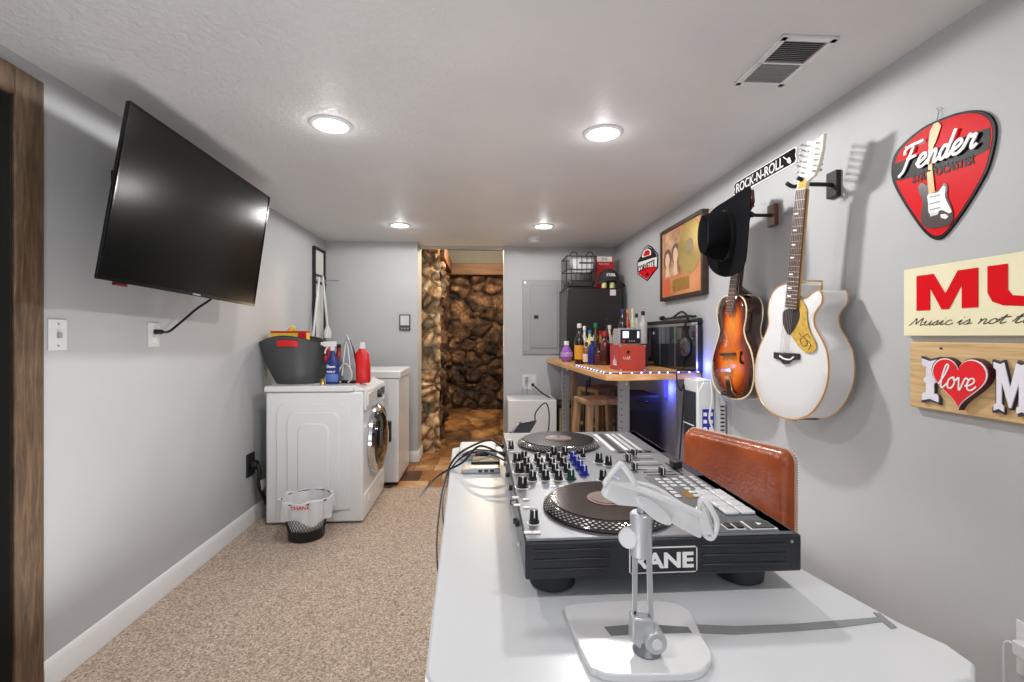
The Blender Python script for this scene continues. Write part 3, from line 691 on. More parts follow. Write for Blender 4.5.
# ================================================================== STANDING DESK
dz = .97
t = thing('standing_desk', (.22, 1.0, 0), 'long white desk with rounded corners in the foreground', 'desk')
OL = [(-.098, 1.56), (-.080, 1.05), (-.066, .62), (-.062, .52), (-.04, .482), (.0, .466), (.25, .462), (.48, .466), (.53, .474), (.556, .496), (.558, .53), (.54, .572), (.525, .64), (.508, .72), (.498, .9), (.492, 1.2), (.488, 1.54), (.47, 1.57), (.3, 1.575), (-.08, 1.575)]
MB().prism([(x, y, dz-.022) for x, y in OL], (0, 0, .022)).obj('desktop', deskw, t, bevel=.004, seg=3)
for yy in (.66, 1.38):
    lg = MB().box((.18, yy-.04, .03), (.26, yy+.04, .92)).obj('leg', enamel, t, bevel=.006)
    MB().box((-.03, yy-.035, 0), (.45, yy+.035, .03)).obj('leg_foot', enamel, lg, bevel=.008)
MB().box((.18, .6, .92), (.26, 1.45, dz-.022)).obj('frame_beam', enamel, t, bevel=.003)
for yy in (.66, 1.38): MB().box((0, yy-.03, .925), (.44, yy+.03, dz-.022)).obj('cross_support', enamel, t, bevel=.003)
# ================================================================== DJ CONTROLLER
cx0, cx1, cy0, cy1, cz0, cz1 = .060, .461, .651, 1.372, 1.0, 1.057
t = thing('dj_controller', ((cx0+cx1)/2, (cy0+cy1)/2, dz), 'large silver and black DJ controller with two platters on the desk', 'DJ controller')
bodym = mat('controller_black_side', (34, 36, 42), .32, var=.08)
MB().box((cx0, cy0, cz0), (cx1, cy1, cz1-.004)).obj('chassis', bodym, t, bevel=.003)
MB().box((cx0+.002, cy0+.002, cz1-.004), (cx1-.012, cy1-.002, cz1)).obj('faceplate', silverp, t, bevel=.001)
ZT = cz1
def pad_plate(x0, x1, y0, y1, m, name='panel_area', h=.0008, par=None, bevel=0):
    return MB().box((x0, y0, ZT), (x1, y1, ZT+h)).obj(name, m, par or t, bevel=bevel)
darkplate = mat('dark_silver_plate', (104, 107, 113), .35, .3, var=.03)
pad_plate(.325, cx1-.013, cy0+.004, .925, darkplate, 'deck_plate')
pad_plate(.325, cx1-.013, 1.115, cy1-.006, darkplate, 'deck_plate')
pad_plate(cx1-.03, cx1-.012, cy0+.003, cy1-.003, bodym, 'front_rail')
# side grooves and logo on the near side
for (xa, xb) in ((.072, .180), (.312, .437)):
    for k in range(3):
        z_ = cz0+.012+k*.0135
        MB().box((xa, cy0-.0022, z_), (xb, cy0, z_+.0035)).obj('side_groove', bodym, t, bevel=.001)
lx0, lx1 = PY(629, 560, cy0).x, PY(697, 560, cy0).x; lz0, lz1 = PY(697, 571.5, cy0).z, PY(697, 545.5, cy0).z
MB().prism([(a, cy0-.0004, b_) for a, b_ in [(lx0+.003, lz0), (lx1-.003, lz0), (lx1, lz0+.003), (lx1, lz1-.003), (lx1-.003, lz1), (lx0+.003, lz1), (lx0, lz1-.003), (lx0, lz0+.003)]], (0, -.0006, 0)).obj('logo_border', whitep, t)
MB().box((lx0+.0018, cy0-.0010, lz0+.0018), (lx1-.0018, cy0-.0016, lz1-.0018)).obj('logo_ground', bodym, t)
text('RANE', (lx0+.006, cy0-.0017, lz0+.0075), (1, 0, 0), (0, 0, 1), lx1-lx0-.012, lz1-lz0-.015, whitep, t, 'logo_lettering', bold=.035)
p = PY(791.5, 541, cy0)
MB().cyl((p.x, cy0, p.z), (p.x, cy0-.0015, p.z), .0025, n=12).obj('screw', chrome, t)
for fx, fy in ((.105, .70), (.395, .70), (.105, 1.32), (.395, 1.32)):
    MB().lathe((fx, fy, dz), (0, 0, 1), [(.028, 0), (.034, .004), (.037, .03)], 28).obj('foot', rubber, t, smooth=True)
# rear sockets along the left side (back of the unit)
for k in range(14):
    yy = .72+k*.045
    MB().cyl((cx0, yy, cz0+.02+.014*(k % 2)), (cx0-.006, yy, cz0+.02+.014*(k % 2)), .005, n=12).obj('rear_jack', black if k % 3 else chrome, t)
# platters
platm = mat('vinyl_dark', (58, 52, 52), .14, .55, var=.15, scale=3, coat=.6)
dotm = mat('platter_dots', (206, 206, 200), .25, .8)
def platter(px_l, px_r, y_t, y_b):
    l = PZ(px_l, (y_t+y_b)/2+1, ZT+.012); r = PZ(px_r, (y_t+y_b)/2+1, ZT+.012); top = PZ((px_l+px_r)/2, y_t, ZT+.012); bot = PZ((px_l+px_r)/2, y_b, ZT+.004)
    return ((l.x+r.x)/2, (top.y+bot.y)/2, (r.x-l.x)/2, (top.y-bot.y)/2)
for (px, py_, R) in ((.2065, .762, .1045), (.199, 1.218, .1045)):
    pl = MB().lathe((px, py_, ZT), (0, 0, 1), [(R, 0), (R+.002, .003), (R, .006), (R-.009, .0135), (R-.011, .0145), (.001, .0145)], 72).obj('platter', platm, t, smooth=True)
    m = MB()
    for row, (rr, zz) in enumerate(((R-.0002, .0068), (R-.0030, .0088), (R-.0056, .0109), (R-.0080, .0128))):
        for k in range(66):
            a = 2*PI*(k+.5*(row % 2))/66
            c_ = V((px+rr*math.cos(a), py_+rr*math.sin(a), ZT+zz))
            tg = V((-math.sin(a), math.cos(a), 0)); rd = V((math.cos(a)*.6, math.sin(a)*.6, -.6)); o_ = V((math.cos(a), math.sin(a), 1))*.0006
            m.prism([c_-tg*.0030+o_, c_-rd*.0014+o_, c_+tg*.0030+o_, c_+rd*.0014+o_], -o_)
    m.obj('strobe_dots', dotm, pl)
    vinyl = None if True else ramp_mat('record_grooves', [(0.3, (60, 50, 46)), (0.7, (112, 98, 88))], .2, nz(6), metal=.7, bump=.25, bdist=.001,
                     bumpbuild=lambda nt, tc, c_=(px, py_): _rings(nt, tc, c_)) if False else platm
    MB().lathe((px, py_, ZT+.0145), (0, 0, 1), [(R-.013, 0), (R-.013, .0012), (.001, .0012)], 64).obj('control_record', mat('record_vinyl', (92, 82, 78), .16, .9, var=.18, scale=14), pl, smooth=True)
    MB().lathe((px, py_, ZT+.0157), (0, 0, 1), [(.034, 0), (.034, .001), (.001, .001)], 40).obj('record_label_ring', mat('dark_red_label', (96, 34, 30), .35), pl)
    MB().lathe((px, py_, ZT+.0167), (0, 0, 1), [(.028, 0), (.028, .001), (.001, .001)], 40).obj('record_label', mat('bronze_label', (92, 72, 60), .3, .4, var=.2), pl)
    MB().cyl((px, py_, ZT+.0177), (px, py_, ZT+.024), .003, n=12).obj('spindle', chrome, pl)
# knobs
kb = mat('knob_black', (20, 21, 24), .4); kbl = mat('knob_blue', (30, 40, 150), .4); kg = mat('knob_green', (10, 60, 50), .4)
def knob(x, y, r=.0065, h=.017, m=kb):
    r *= 1.22; h *= 1.12
    k = MB().lathe((x, y, ZT), (0, 0, 1), [(r*1.15, 0), (r*1.15, .003), (r*.92, .004), (r*.78, h), (.0005, h)], 16).obj('knob', m, t, smooth=True)
    MB().box((x-.0008, y-r*.86, ZT+h*.35), (x+.0008, y-r*.2, ZT+h+.0006)).obj('knob_pointer', whitep, k)
    MB().lathe((x, y, ZT), (0, 0, 1), [(r*1.45, 0), (r*1.45, .0006), (.001, .0006)], 16).obj('knob_skirt', whitep if (m is kb) else m, k)
A0 = [PZ(px, py, ZT) for px, py in ((532.5, 480), (545.5, 479.5), (558.5, 479.5), (571, 479), (584, 474.5))]
A1 = [PZ(px, py, ZT) for px, py in ((524, 459.5), (537.5, 461), (549, 461), (560, 460.5), (573, 460))]
for c_ in range(5):
    for r_ in range(4):
        f = r_/3; p = A0[c_].lerp(A1[c_], f)
        knob(p.x, p.y, .0068, .017, kbl if c_ == 4 else (kg if (c_ == 3 and r_ == 0) else kb))
for px, py, r in ((519.5, 472, .0085), (517, 462, .0085), (522.5, 487, .0085), (511, 449, .006), (553.5, 455, .0065), (565, 455, .0065), (599, 462, .0075), (608.5, 465, .0065), (603, 480, .0065), (583, 457, .005), (534, 523, .006)):
    p = PZ(px, py, ZT); knob(p.x, p.y, r, .018)
# faders
def fader(x, y, lx=.0, ly=.0):
    if lx or ly: MB().box((x-lx/2-.001, y-ly/2-.001, ZT), (x+lx/2+.001, y+ly/2+.001, ZT+.0009)).obj('fader_slot', blackp, t)
    f = MB().box((x-.005, y-.008, ZT+.002), (x+.005, y+.008, ZT+.016)).obj('fader_cap', kb, t, bevel=.002)
    MB().box((x-.0008, y-.0085, ZT+.0025), (x+.0008, y+.0085, ZT+.0166)).obj('fader_line', whitep, f)
for px, py in ((628, 461), (634, 456), (634.5, 470)): 
    p = PZ(px, py, ZT); fader(p.x, p.y, .05, 0)
p = PZ(662, 475, ZT); fader(p.x, p.y, .06, 0)
p = PZ(673, 468, ZT); MB().box((p.x-.004, p.y-.012, ZT+.002), (p.x+.016, p.y+.012, ZT+.016)).obj('crossfader_cap', kb, t, bevel=.002)
MB().box((p.x-.002, p.y-.05, ZT), (p.x+.001, p.y+.04, ZT+.001)).obj('fader_slot', blackp, t)
for k in range(6):
    pad_plate(.335, .395, .955+k*.026, .957+k*.026, whitep if k % 2 else blackp, 'fader_scale')
# pitch fader strips and pads of the far deck
def strip(a, b, wdt, m, name, h=.001):
    a, b = V(a), V(b); MB().box((a.x-wdt/2, a.y, ZT), (a.x+wdt/2, b.y, ZT+h)).obj(name, m, t)
for base in (0, 1):
    y0_, y1_ = ((.675, .915) if base == 0 else (1.13, 1.352))
    L0 = y1_-y0_
    # 8 performance pads near side of each deck
    if base == 0:
        for i in range(2):
            for j in range(4):
                xx = .382+i*.026; yy = .716+j*.0285
                MB().box((xx, yy, ZT+.0008), (xx+.0235, yy+.026, ZT+.006)).obj('performance_pad', white, t, bevel=.002)
        for j, xx in enumerate((.355, .370)):
            MB().box((xx+.002, .6625+.0, ZT+.0008), (xx+.015, .684, ZT+.0012)).obj('button_surround', whitep, t)
            MB().box((xx+.0036, .6645, ZT+.0012), (xx+.0134, .682, ZT+.004)).obj('transport_button', black, t, bevel=.001)
        MB().box((.392, .661, ZT+.0008), (.432, .692, ZT+.0012)).obj('button_surround', whitep, t)
        MB().box((.3945, .6632, ZT+.0012), (.4295, .6898, ZT+.003)).obj('play_button', darkg, t, bevel=.001)
        MB().prism([(.409, .672, ZT+.003), (.409, .681, ZT+.003), (.417, .6765, ZT+.003)], (0, 0, .0005)).obj('play_symbol', whitep, t)
        for i in range(3):
            for j in range(6):
                if i == 1 and j < 3: continue
                xx = .338+i*.017; yy = .80+j*.019
                MB().box((xx, yy, ZT+.0008), (xx+.011, yy+.012, ZT+.003)).obj('small_button', white, t, bevel=.001)
        for j in range(5):
            xx = .392; yy = .838+j*.017
            MB().box((xx, yy, ZT+.0008), (xx+.010, yy+.011, ZT+.003)).obj('small_button', white, t, bevel=.001)
            MB().box((xx+.02, yy, ZT+.0008), (xx+.030, yy+.011, ZT+.003)).obj('small_button', white, t, bevel=.001)
        MB().box((.357, .795, ZT+.0008), (.372, .83, ZT+.0016)).obj('deck_display', mat('amber_display', (150, 110, 60), .2), t)
    else:
        for xx, mm in ((.318, whitep), (.334, black), (.352, whitep), (.368, white), (.386, white)):
            pad_plate(xx, xx+.010, y0_+.01, y1_-.02, mm, 'pad_strip', .0016)
        for k in range(4): MB().box((.33+k*.022, 1.118, ZT+.0008), (.345+k*.022, 1.132, ZT+.003)).obj('small_button', black, t, bevel=.001)
# small printed buttons at the left edge
for px, py in ((515.5, 498), (526, 500), (517, 505.5), (528, 533), (536.5, 533), (509, 440), (512, 452), (527, 508)):
    p = PZ(px, py, ZT)
    MB().box((p.x-.006, p.y-.004, ZT), (p.x+.006, p.y+.004, ZT+.002)).obj('small_button', whitep, t, bevel=.001)
for k in range(6):
    p = PZ(553+k*8.5, 486.5, ZT); MB().box((p.x-.0045, p.y-.003, ZT), (p.x+.0045, p.y+.003, ZT+.0012)).obj('channel_mark', whitep, t)
# ================================================================== TABLET STAND
st = thing('tablet_stand', (.2, .57, dz), 'white jointed tablet stand with clamp arm standing on the desk front', 'tablet stand')
E0 = PZ(645, 655, dz+.012)
P = [PZ(x, y, dz+.009) for x, y in ((565, 611), (568, 605), (590, 602), (632, 600), (672, 602), (690, 611), (701, 634), (711, 652), (709, 662), (696, 672), (660, 674), (612, 674), (596, 669), (587, 661))]
P = catmull(P, 4, True)
MB().prism([p-V((0, 0, .009)) for p in P], (0, 0, .009)).obj('base_plate', white, st, bevel=.003, seg=3)
sl = [PZ(x, y, dz+.009) for x, y in ((604, 627), (640, 624), (688, 627), (692, 633), (650, 634), (611, 636))]
MB().prism([p+V((0, 0, .0001)) for p in sl], (0, 0, .0003)).obj('base_slot', mat('mid_grey_plastic', (120, 122, 124), .5), st)
lt = text('STANDLINE', PZ(609, 613.5, dz+.0092), (1, 0, 0), (0, 1, 0), .02, .002, grey, st) if False else None
E1 = PZ(647, 651, dz+.009)     # foot of the arm
MB().lathe((E1.x, E1.y, dz+.009), (0, 0, 1), [(.015, 0), (.016, .002), (.014, .006), (.012, .014)], 28).obj('swivel', silverp, st, smooth=True)
Yp = E1.y
def S(px, py, dy=0): return PY(px, py, Yp+dy)
stm = mat('satin_silver_arm', (196, 199, 203), .28, .45, var=.02)
k0 = S(645, 642); k1 = S(640, 612)
MB().prism([S(633, 618, -.008), S(653, 621, -.008), S(657, 640, -.008), S(654, 652, -.008), S(640, 650, -.008), S(632, 642, -.008)], (0, .016, 0)).obj('lower_joint', stm, st, bevel=.002)
c_ = S(659, 642, -.012)
MB().cyl(c_-V((.004, .004, 0)), c_+V((-.004, .02, 0)), .0125, n=28).obj('lower_pivot', stm, st, bevel=.0015)
MB().cyl(c_-V((.004, .0055, 0)), c_-V((.004, .004, 0)), .006, n=24).obj('pivot_cap', white, st, bevel=.0005)
m = MB()
m.loft([[S(632, 556), S(638, 556), S(638, 556, .008), S(632, 556, .008)], [S(632, 622), S(637, 622), S(637, 622, .008), S(632, 622, .008)]])
m.loft([[S(646, 556), S(652, 556), S(652, 556, .008), S(646, 556, .008)], [S(648, 626), S(654, 626), S(654, 626, .008), S(648, 626, .008)]])
m.loft([[S(633, 610), S(650, 613), S(650, 613, .008), S(633, 610, .008)], [S(633, 620), S(652, 622), S(652, 622, .008), S(633, 620, .008)]])
m.obj('arm', stm, st, bevel=.001)
u0 = S(641, 556, .004); u1 = S(641, 512, .004)
MB().lathe(u0, u1-u0, [(.0095, 0), (.0125, .002), (.0125, (u1-u0).length-.002), (.0105, (u1-u0).length)], 28).obj('upper_post', stm, st, smooth=True)
c_ = S(628, 539, .0)
MB().lathe(c_+V((0.004, .006, 0)), V((-.55, -.8, 0)), [(.010, -.004), (.0115, .0), (.0115, .007), (.0095, .009)], 28).obj('tension_knob', white, st, smooth=True)
MB().cyl(u1, u1+V((.002, 0, .012)), .005, n=16).obj('ball_stem', stm, st)
bj = S(652, 508, .0)
# clamp holder: long cradle seen from behind, tilted
def hol(px, py, dy): return PY(px, py, Yp+dy)
MB().loft([[bj+V((a*.016+b_*.004, -.004+c2, a*-.012+b_*.012)) for a, b_ in [(math.cos(q)*1.3, math.sin(q)*.7) for q in [2*PI*i/20 for i in range(20)]]] for c2 in (-.004, .008)]).obj('ball_cup', white, st, bevel=.002)
# spine
sp = [(606, 485), (622, 494), (640, 496), (662, 505), (684, 518), (704, 528)]
m = MB(); rs = []
for i, (px, py) in enumerate(sp):
    q = hol(px, py, -.004+.002*i); wz_ = [.013, .013, .0125, .012, .0125, .013][i]
    n_ = V((.42, 0, .9)).normalized()
    rs.append([q+n_*wz_+V((0, -.005, 0)), q+n_*wz_+V((0, .009, 0)), q-n_*wz_+V((0, .009, 0)), q-n_*wz_+V((0, -.005, 0))])
m.loft(rs); m.obj('cradle_back', white, st, bevel=.0035, seg=3)
def loop(pts, r, name):
    MB().tube([hol(*p) for p in pts], r, 10, smooth=4, closed=True).obj(name, white, st, smooth=True)
loop([(605, 483, -.008), (618, 466, -.012), (622, 465, -.012), (634, 482, -.012), (630, 486, -.006), (612, 482, -.002)], .0032, 'upper_jaw')
loop([(700, 505, -.006), (704, 499, -.010), (713, 512, -.010), (717, 524, -.006), (712, 538, -.002), (704, 532, .0)], .0032, 'lower_jaw')
MB().loft([[hol(697, 512, -.006), hol(703, 500, -.010), hol(705, 500, .004), hol(699, 514, .006)], [hol(703, 534, -.006), hol(714, 536, -.008), hol(716, 532, .004), hol(704, 536, .006)]]).obj('jaw_plate', white, st, bevel=.002)
MB().tube([hol(608, 480, -.006), hol(640, 489, -.010), hol(665, 499, -.012), (hol(700, 514, -.010))], .0038, 8, smooth=4).obj('cradle_rib', white, st, smooth=True)
MB().tube([hol(634, 483, -.004), hol(655, 488, -.002), hol(680, 504, 0), hol(694, 512, .0), hol(703, 502, .0)], .003, 8, smooth=4).obj('cradle_edge', white, st, smooth=True)
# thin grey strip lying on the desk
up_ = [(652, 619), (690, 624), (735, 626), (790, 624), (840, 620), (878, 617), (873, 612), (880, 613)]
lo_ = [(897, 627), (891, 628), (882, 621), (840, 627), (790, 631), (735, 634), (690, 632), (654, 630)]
tag(MB().prism([PZ(x, y, dz+.0012) for x, y in up_+lo_], (0, 0, -.0011)).obj('flat_strip', mat('grey_strip', (136, 139, 142), .6, var=.08)), 'thin curved grey strip lying on the desk right of the tablet stand', 'strap')
# ================================================================== SMALL DEVICES ON DESK
a = PZ(467, 452, dz)
t = thing('network_box', (.0, 1.46, dz), 'white flat electronic box at the far left end of the desk', 'electronics')
MB().box((-.07, 1.40, dz), (.045, 1.53, dz+.028)).obj('housing', mat('pale_grey_plastic', (198, 200, 202), .4), t, bevel=.006)
MB().box((-.02, 1.398, dz+.008), (.02, 1.40, dz+.022)).obj('port_panel', darkg, t)
for k in range(3): MB().box((-.016+k*.012, 1.396, dz+.011), (-.008+k*.012, 1.398, dz+.019)).obj('port', [red, blue, black][k], t)
t = thing('audio_interface', (.0, 1.31, dz), 'small grey metal box with black connectors beside the controller', 'electronics')
MB().box((-.055, 1.265, dz), (.048, 1.31, dz+.014)).obj('housing', silver, t, bevel=.003)
MB().box((-.03, 1.31, dz+.0), (.05, 1.375, dz+.02)).obj('power_block', black, t, bevel=.004)
for k in range(3): MB().box((-.01+k*.016, 1.2645, dz+.004), (.0+k*.016, 1.265, dz+.011)).obj('port', black, t)
def cable(pts, r, label, name='audio_cable', m=cablem):
    return tag(MB().tube(pts, r, 8, smooth=8).obj(name, m, smooth=True), label, 'cable')
def Dp(px, py, F):   # point at depth F along the pixel ray
    u = (px-512)/FL; return V((u*F*CS+F*SN, F*CS-u*F*SN, CZ+(HY-py)*F/FL))
cable([(.062, 1.25, 1.02), Dp(480, 446, 1.30), Dp(463, 462, 1.28), Dp(448, 470, 1.30), Dp(436, 478, 1.32), Dp(426, 489, 1.36), Dp(420, 497, 1.42)], .003, 'black cable arcing from controller over the desk end, hanging left')
cable([(.062, 1.33, 1.02), Dp(490, 440, 1.36), Dp(468, 448, 1.34), Dp(455, 458, 1.34), Dp(447, 474, 1.36), Dp(440, 505, 1.45), Dp(437, 560, 1.55), (-.11, 1.55, .3), (-.05, 1.5, .01)], .003, 'black cable dropping straight to the carpet from the desk edge')
cable([(.062, 1.2, 1.02), Dp(484, 452, 1.26), Dp(466, 455, 1.3), Dp(453, 466, 1.33), Dp(447, 482, 1.40), Dp(443, 520, 1.55), (-.08, 1.62, .3), (.0, 1.65, .01)], .0025, 'thin black cable looping over the left desk edge behind the others')
cable([Dp(455, 462, 1.42), (-.03, 1.38, dz+.035), (.03, 1.39, dz+.03), (.058, 1.33, 1.01)], .0025, 'short dark cable across the small grey box')
t = thing('phone', (.15, 1.46, dz), 'small black phone propped up with a charging cable', 'phone')
A = [Dp(510, 433, 1.45), Dp(527, 433, 1.50), Dp(535, 420, 1.52), Dp(518, 422, 1.47)]
nn_ = (A[1]-A[0]).cross(A[3]-A[0]).normalized()
MB().prism(A, nn_*.012).obj('phone_body', mat('dark_slate_glass', (50, 54, 62), .25), t, bevel=.003)
MB().box((.10, 1.44, dz), (.2, 1.50, dz+.012)).obj('cradle', black, t, bevel=.004)
MB().tube([(.12, 1.46, dz+.005), (.13, 1.47, dz+.03), A[0]], .005, 8).obj('cradle_arm', black, t)
MB().tube([A[2], Dp(536, 412, 1.52), Dp(545, 403, 1.53), Dp(549, 412, 1.53), Dp(548, 432, 1.52), (.19, 1.50, dz+.02)], .0022, 8, smooth=8).obj('cable', cablem, t, smooth=True)
# ================================================================== LEATHER BAR STOOL
A = PZ(689, 427, 1.0); B = PZ(797, 452, 1.0)
dv = (B-A); dv.z = 0; wdt = dv.length; dv.normalize(); nb = V((dv.y, -dv.x, 0))
if nb.x > 0: nb = -nb     # facing the desk
t = thing('bar_stool', ((A.x+B.x)/2-.15, (A.y+B.y)/2, 0), 'tan brown leather bar stool with stitched back behind the controller', 'stool')
def bp(u, z, d=0): return A.lerp(B, u)*1.0 + V((0, 0, z-1.0)) - nb*d
m = MB(); rs = []
nU, nV_ = 16, 12
def outline():
    P = []; x0, x1, z0, z1, r = 0, wdt, .66, 1.0, .035
    for (cx_, cz_, a0) in ((x1-r, z1-r, 0), (x0+r, z1-r, 90), (x0+r, z0+r, 180), (x1-r, z0+r, 270)):
        for k in range(7):
            a = math.radians(a0+k*15); P.append((cx_+r*math.cos(a), cz_+r*math.sin(a)))
    return P
OLN = outline()
def ring_at(d, sc):
    return [A+dv*((x-wdt/2)*sc+wdt/2)+V((0, 0, z_c+(z-z_c)*sc-1.0)) - nb*d - nb*(.03*((x-wdt/2)/(wdt/2))**2*-1) for x, z in OLN] 
z_c = .83
m.loft([ring_at(-.012, .70), ring_at(-.012, .86), ring_at(-.006, .95), ring_at(.004, .99), ring_at(.02, 1.0), ring_at(.036, .99), ring_at(.044, .94), ring_at(.046, .7)])
back = m.obj('backrest', leather, t, smooth=True)
m = MB(); m.tube(ring_at(.022, 1.004), .0045, 8, closed=True); m.obj('piping', mat('pale_piping', (188, 160, 146), .4), back, smooth=True)
m = MB(); rr = ring_at(.03, 1.008)
for i in range(len(rr)):
    p, q = rr[i], rr[(i+1)%len(rr)]; L_n = (q-p).length; k = max(1, int(L_n/.008))
    for j in range(k):
        c_ = p.lerp(q, (j+.3)/k); m.box(c_-V((.0018, .0018, .0018)), c_+V((.0018, .0018, .0018)))
m.obj('stitching', whitep, back)
sc_c = (A+B)/2 + nb*.2; sc_c.z = .66
m = MB(); rs = []
for z_, s_ in ((.60, .92), (.61, 1.0), (.66, 1.0), (.685, .95), (.69, .8)):
    rs.append([V((sc_c.x, sc_c.y, z_))+dv*(math.copysign(abs(math.cos(a))**.5, math.cos(a))*.2*s_)+nb*(math.copysign(abs(math.sin(a))**.5, math.sin(a))*.19*s_) for a in [2*PI*i/40 for i in range(40)]])
m.loft(rs); m.obj('seat', leather, t, smooth=True)
for sx in (-1, 1):
    for sy in (-1, 1):
        a_ = V((sc_c.x, sc_c.y, .60))+dv*(.15*sx)+nb*(.14*sy); b_ = V((sc_c.x, sc_c.y, 0))+dv*(.20*sx)+nb*(.19*sy)
        MB().tube([a_, b_], .012, 10).obj('leg', blackm, t, smooth=True)
MB().tube([V((sc_c.x, sc_c.y, .22))+dv*(a*.185)+nb*(b_*.175) for a, b_ in ((-1, -1), (1, -1), (1, 1), (-1, 1))], .009, 8, closed=True).obj('footrest', blackm, t, smooth=True)
for s_ in (-.12, .12): MB().tube([V((sc_c.x, sc_c.y, .61))+dv*s_-nb*.1, (A+B)/2+dv*s_-nb*.03+V((0, 0, -.3))], .010, 8).obj('back_support', blackm, t, smooth=True)
# ================================================================== BAR TABLE
bz = 1.088
Q = [PZ(547.6, 358.8, bz), PZ(597, 372.5, bz), PZ(606, 374.3, bz), PZ(619, 374.6, bz)]
XT = XR-.005
QO = [(Q[0].x, 5.24), (Q[0].x, 4.95), (Q[1].x, Q[1].y), (Q[2].x, Q[2].y), (Q[3].x, Q[3].y), (XT, 3.12), (XT, 5.24)]
t = thing('bar_table', (1.1, 4.1, 0), 'honey wood bar height table against right wall with grey metal legs', 'table')
MB().prism([(x, y, bz-.042) for x, y in QO], (0, 0, .042)).obj('tabletop', benchwood, t, bevel=.004)
for nm_, px, F_ in (('a', 624.5, 3.35), ('b', 566, 4.75)):
    c_ = Dp(px, 380, F_)
    m = MB(); x, y = c_.x, c_.y
    m.box((x-.036, y-.002, 0), (x+.036, y+.002, bz-.042)); m.box((x-.036, y, 0), (x-.032, y+.05, bz-.042))
    m.box((x-.045, y-.03, 0), (x+.06, y+.06, .006))
    lg = m.obj('leg', grey, t, bevel=.001)
    for k in range(20): MB().cyl((x-.022, y-.0035, .1+k*.045), (x-.022, y-.002, .1+k*.045), .005, n=10).obj('bolt_hole', blackm, lg)
    MB().cyl((x+.01, y-.008, bz-.09), (x+.01, y-.002, bz-.09), .010, n=6).obj('bolt', chrome, lg)
for y in (3.35, 4.8):
    lg = MB().box((XT-.06, y-.002, 0), (XT-.0, y+.05, bz-.042)).obj('leg', grey, t, bevel=.001)
c4 = Dp(572, 380, 4.72)
MB().box((c4.x, 4.66, 0), (c4.x+.05, 4.72, bz-.042)).obj('wood_leg', stoolwood, t, bevel=.003)
# LED string
led = mat('led_bead', (220, 230, 255), .3, emit=(150, 170, 255), estr=5)
t = thing('led_string', (Q[2].x, Q[2].y, bz), 'string of tiny blue white lights along the bar table edge', 'string lights')
path = [V((.775, 3.95, bz+.006)), V((Q[1].x+.015, Q[1].y, bz+.006)), V((Q[2].x+.01, Q[2].y+.02, bz+.006)), V((Q[3].x, Q[3].y+.02, bz+.006)), V((1.1, 3.07, bz+.006)), V((1.3, 3.085, bz+.006)), V((1.47, 3.10, bz+.006))]
MB().tube(path, .004, 8, smooth=6).obj('wire', mat('clear_blue_wire', (60, 66, 140), .4), t, smooth=True)
pp_ = catmull(path, 10)
acc = 0; last = pp_[0]; cnt = 0
for q in pp_[1:]:
    acc += (q-last).length; last = q
    if acc > .06 and cnt < 40:
        acc = 0; cnt += 1
        MB().sphere(q+V((0, -.004, .002)), .0065, 8).obj('led_bead', led, t, smooth=True)
lamp('POINT', 'blue_led_glow', (1.455, 3.05, bz+.05), 1.6, (.12, .15, 1), .03)
lamp('POINT', 'blue_led_glow', (1.44, 3.66, .92), 2.2, (.12, .15, 1), .03)
lamp('POINT', 'blue_led_glow', (1.05, 3.0, bz+.03), .12, (.3, .3, 1), .02)
t = thing('led_strip', (1.49, 3.7, .8), 'glowing blue light strip on the wall under the bar table', 'light strip')
MB().box((XR-.012, 3.70, .84), (XR-.004, 3.75, bz-.05)).obj('strip', mat('blue_strip', (40, 40, 220), .4, emit=(60, 60, 255), estr=2.2), t, bevel=.001)
# ---- bar stools and boxes under the table
def wstool(x, y, z, rot, label):
    t = thing('bar_stool', (x, y, 0), label, 'stool', 'wooden stools under the bar table')
    M_ = Matrix.Translation((x, y, 0)) @ Matrix.Rotation(rot, 4, 'Z')
    MB(M_).box((-.17, -.15, z-.045), (.17, .15, z)).obj('seat', stoolwood, t, bevel=.015, seg=3)
    for sx in (-1, 1):
        for sy in (-1, 1):
            MB(M_).loft([[V((sx*.14+a*.025, sy*.12+b_*.025, z-.04)) for a, b_ in ((-1, -1), (1, -1), (1, 1), (-1, 1))], [V((sx*.19+a*.02, sy*.17+b_*.02, 0)) for a, b_ in ((-1, -1), (1, -1), (1, 1), (-1, 1))]]).obj('leg', stoolwood, t, bevel=.004)
    for z_ in (.22, .5):
        m = MB(M_)
        for sx in (-1, 1): m.box((sx*.165-.012, -.15, z_), (sx*.165+.012, .15, z_+.03))
        m.box((-.16, -.15, z_), (.16, -.126, z_+.03)); m.box((-.16, .126, z_), (.16, .15, z_+.03)); m.obj('rail', stoolwood, t, bevel=.003)
a = Dp(598, 393, 4.35); wstool(a.x+.06, 4.42, .86, .5, 'brown wooden bar stool tucked under the table, farther one')
a = Dp(606, 399, 3.75); wstool(a.x-.03, 3.78, .84, .2, 'brown wooden bar stool behind the grey table leg, nearer one')
a = Dp(634, 396, 3.9)
t = thing('speaker_cabinet', (1.2, 3.85, 0), 'black boxy cabinet on the floor under the bar table', 'speaker')
MB().box((1.175, 3.72, 0), (1.44, 4.12, .86)).obj('cabinet', mat('charcoal_vinyl', (36, 36, 38), .6, bump=.1), t, bevel=.012)
MB().box((1.19, 3.712, .06), (1.42, 3.72, .74)).obj('grille', mat('grille_cloth', (22, 22, 24), .8, bump=.3, bscale=200), t, bevel=.004)
MB().tube([(1.24, 3.72, .80), (1.27, 3.695, .81), (1.32, 3.695, .81), (1.35, 3.72, .80)], .008, 8, smooth=4).obj('handle', black, t, smooth=True)
a = Dp(574, 408, 4.95)
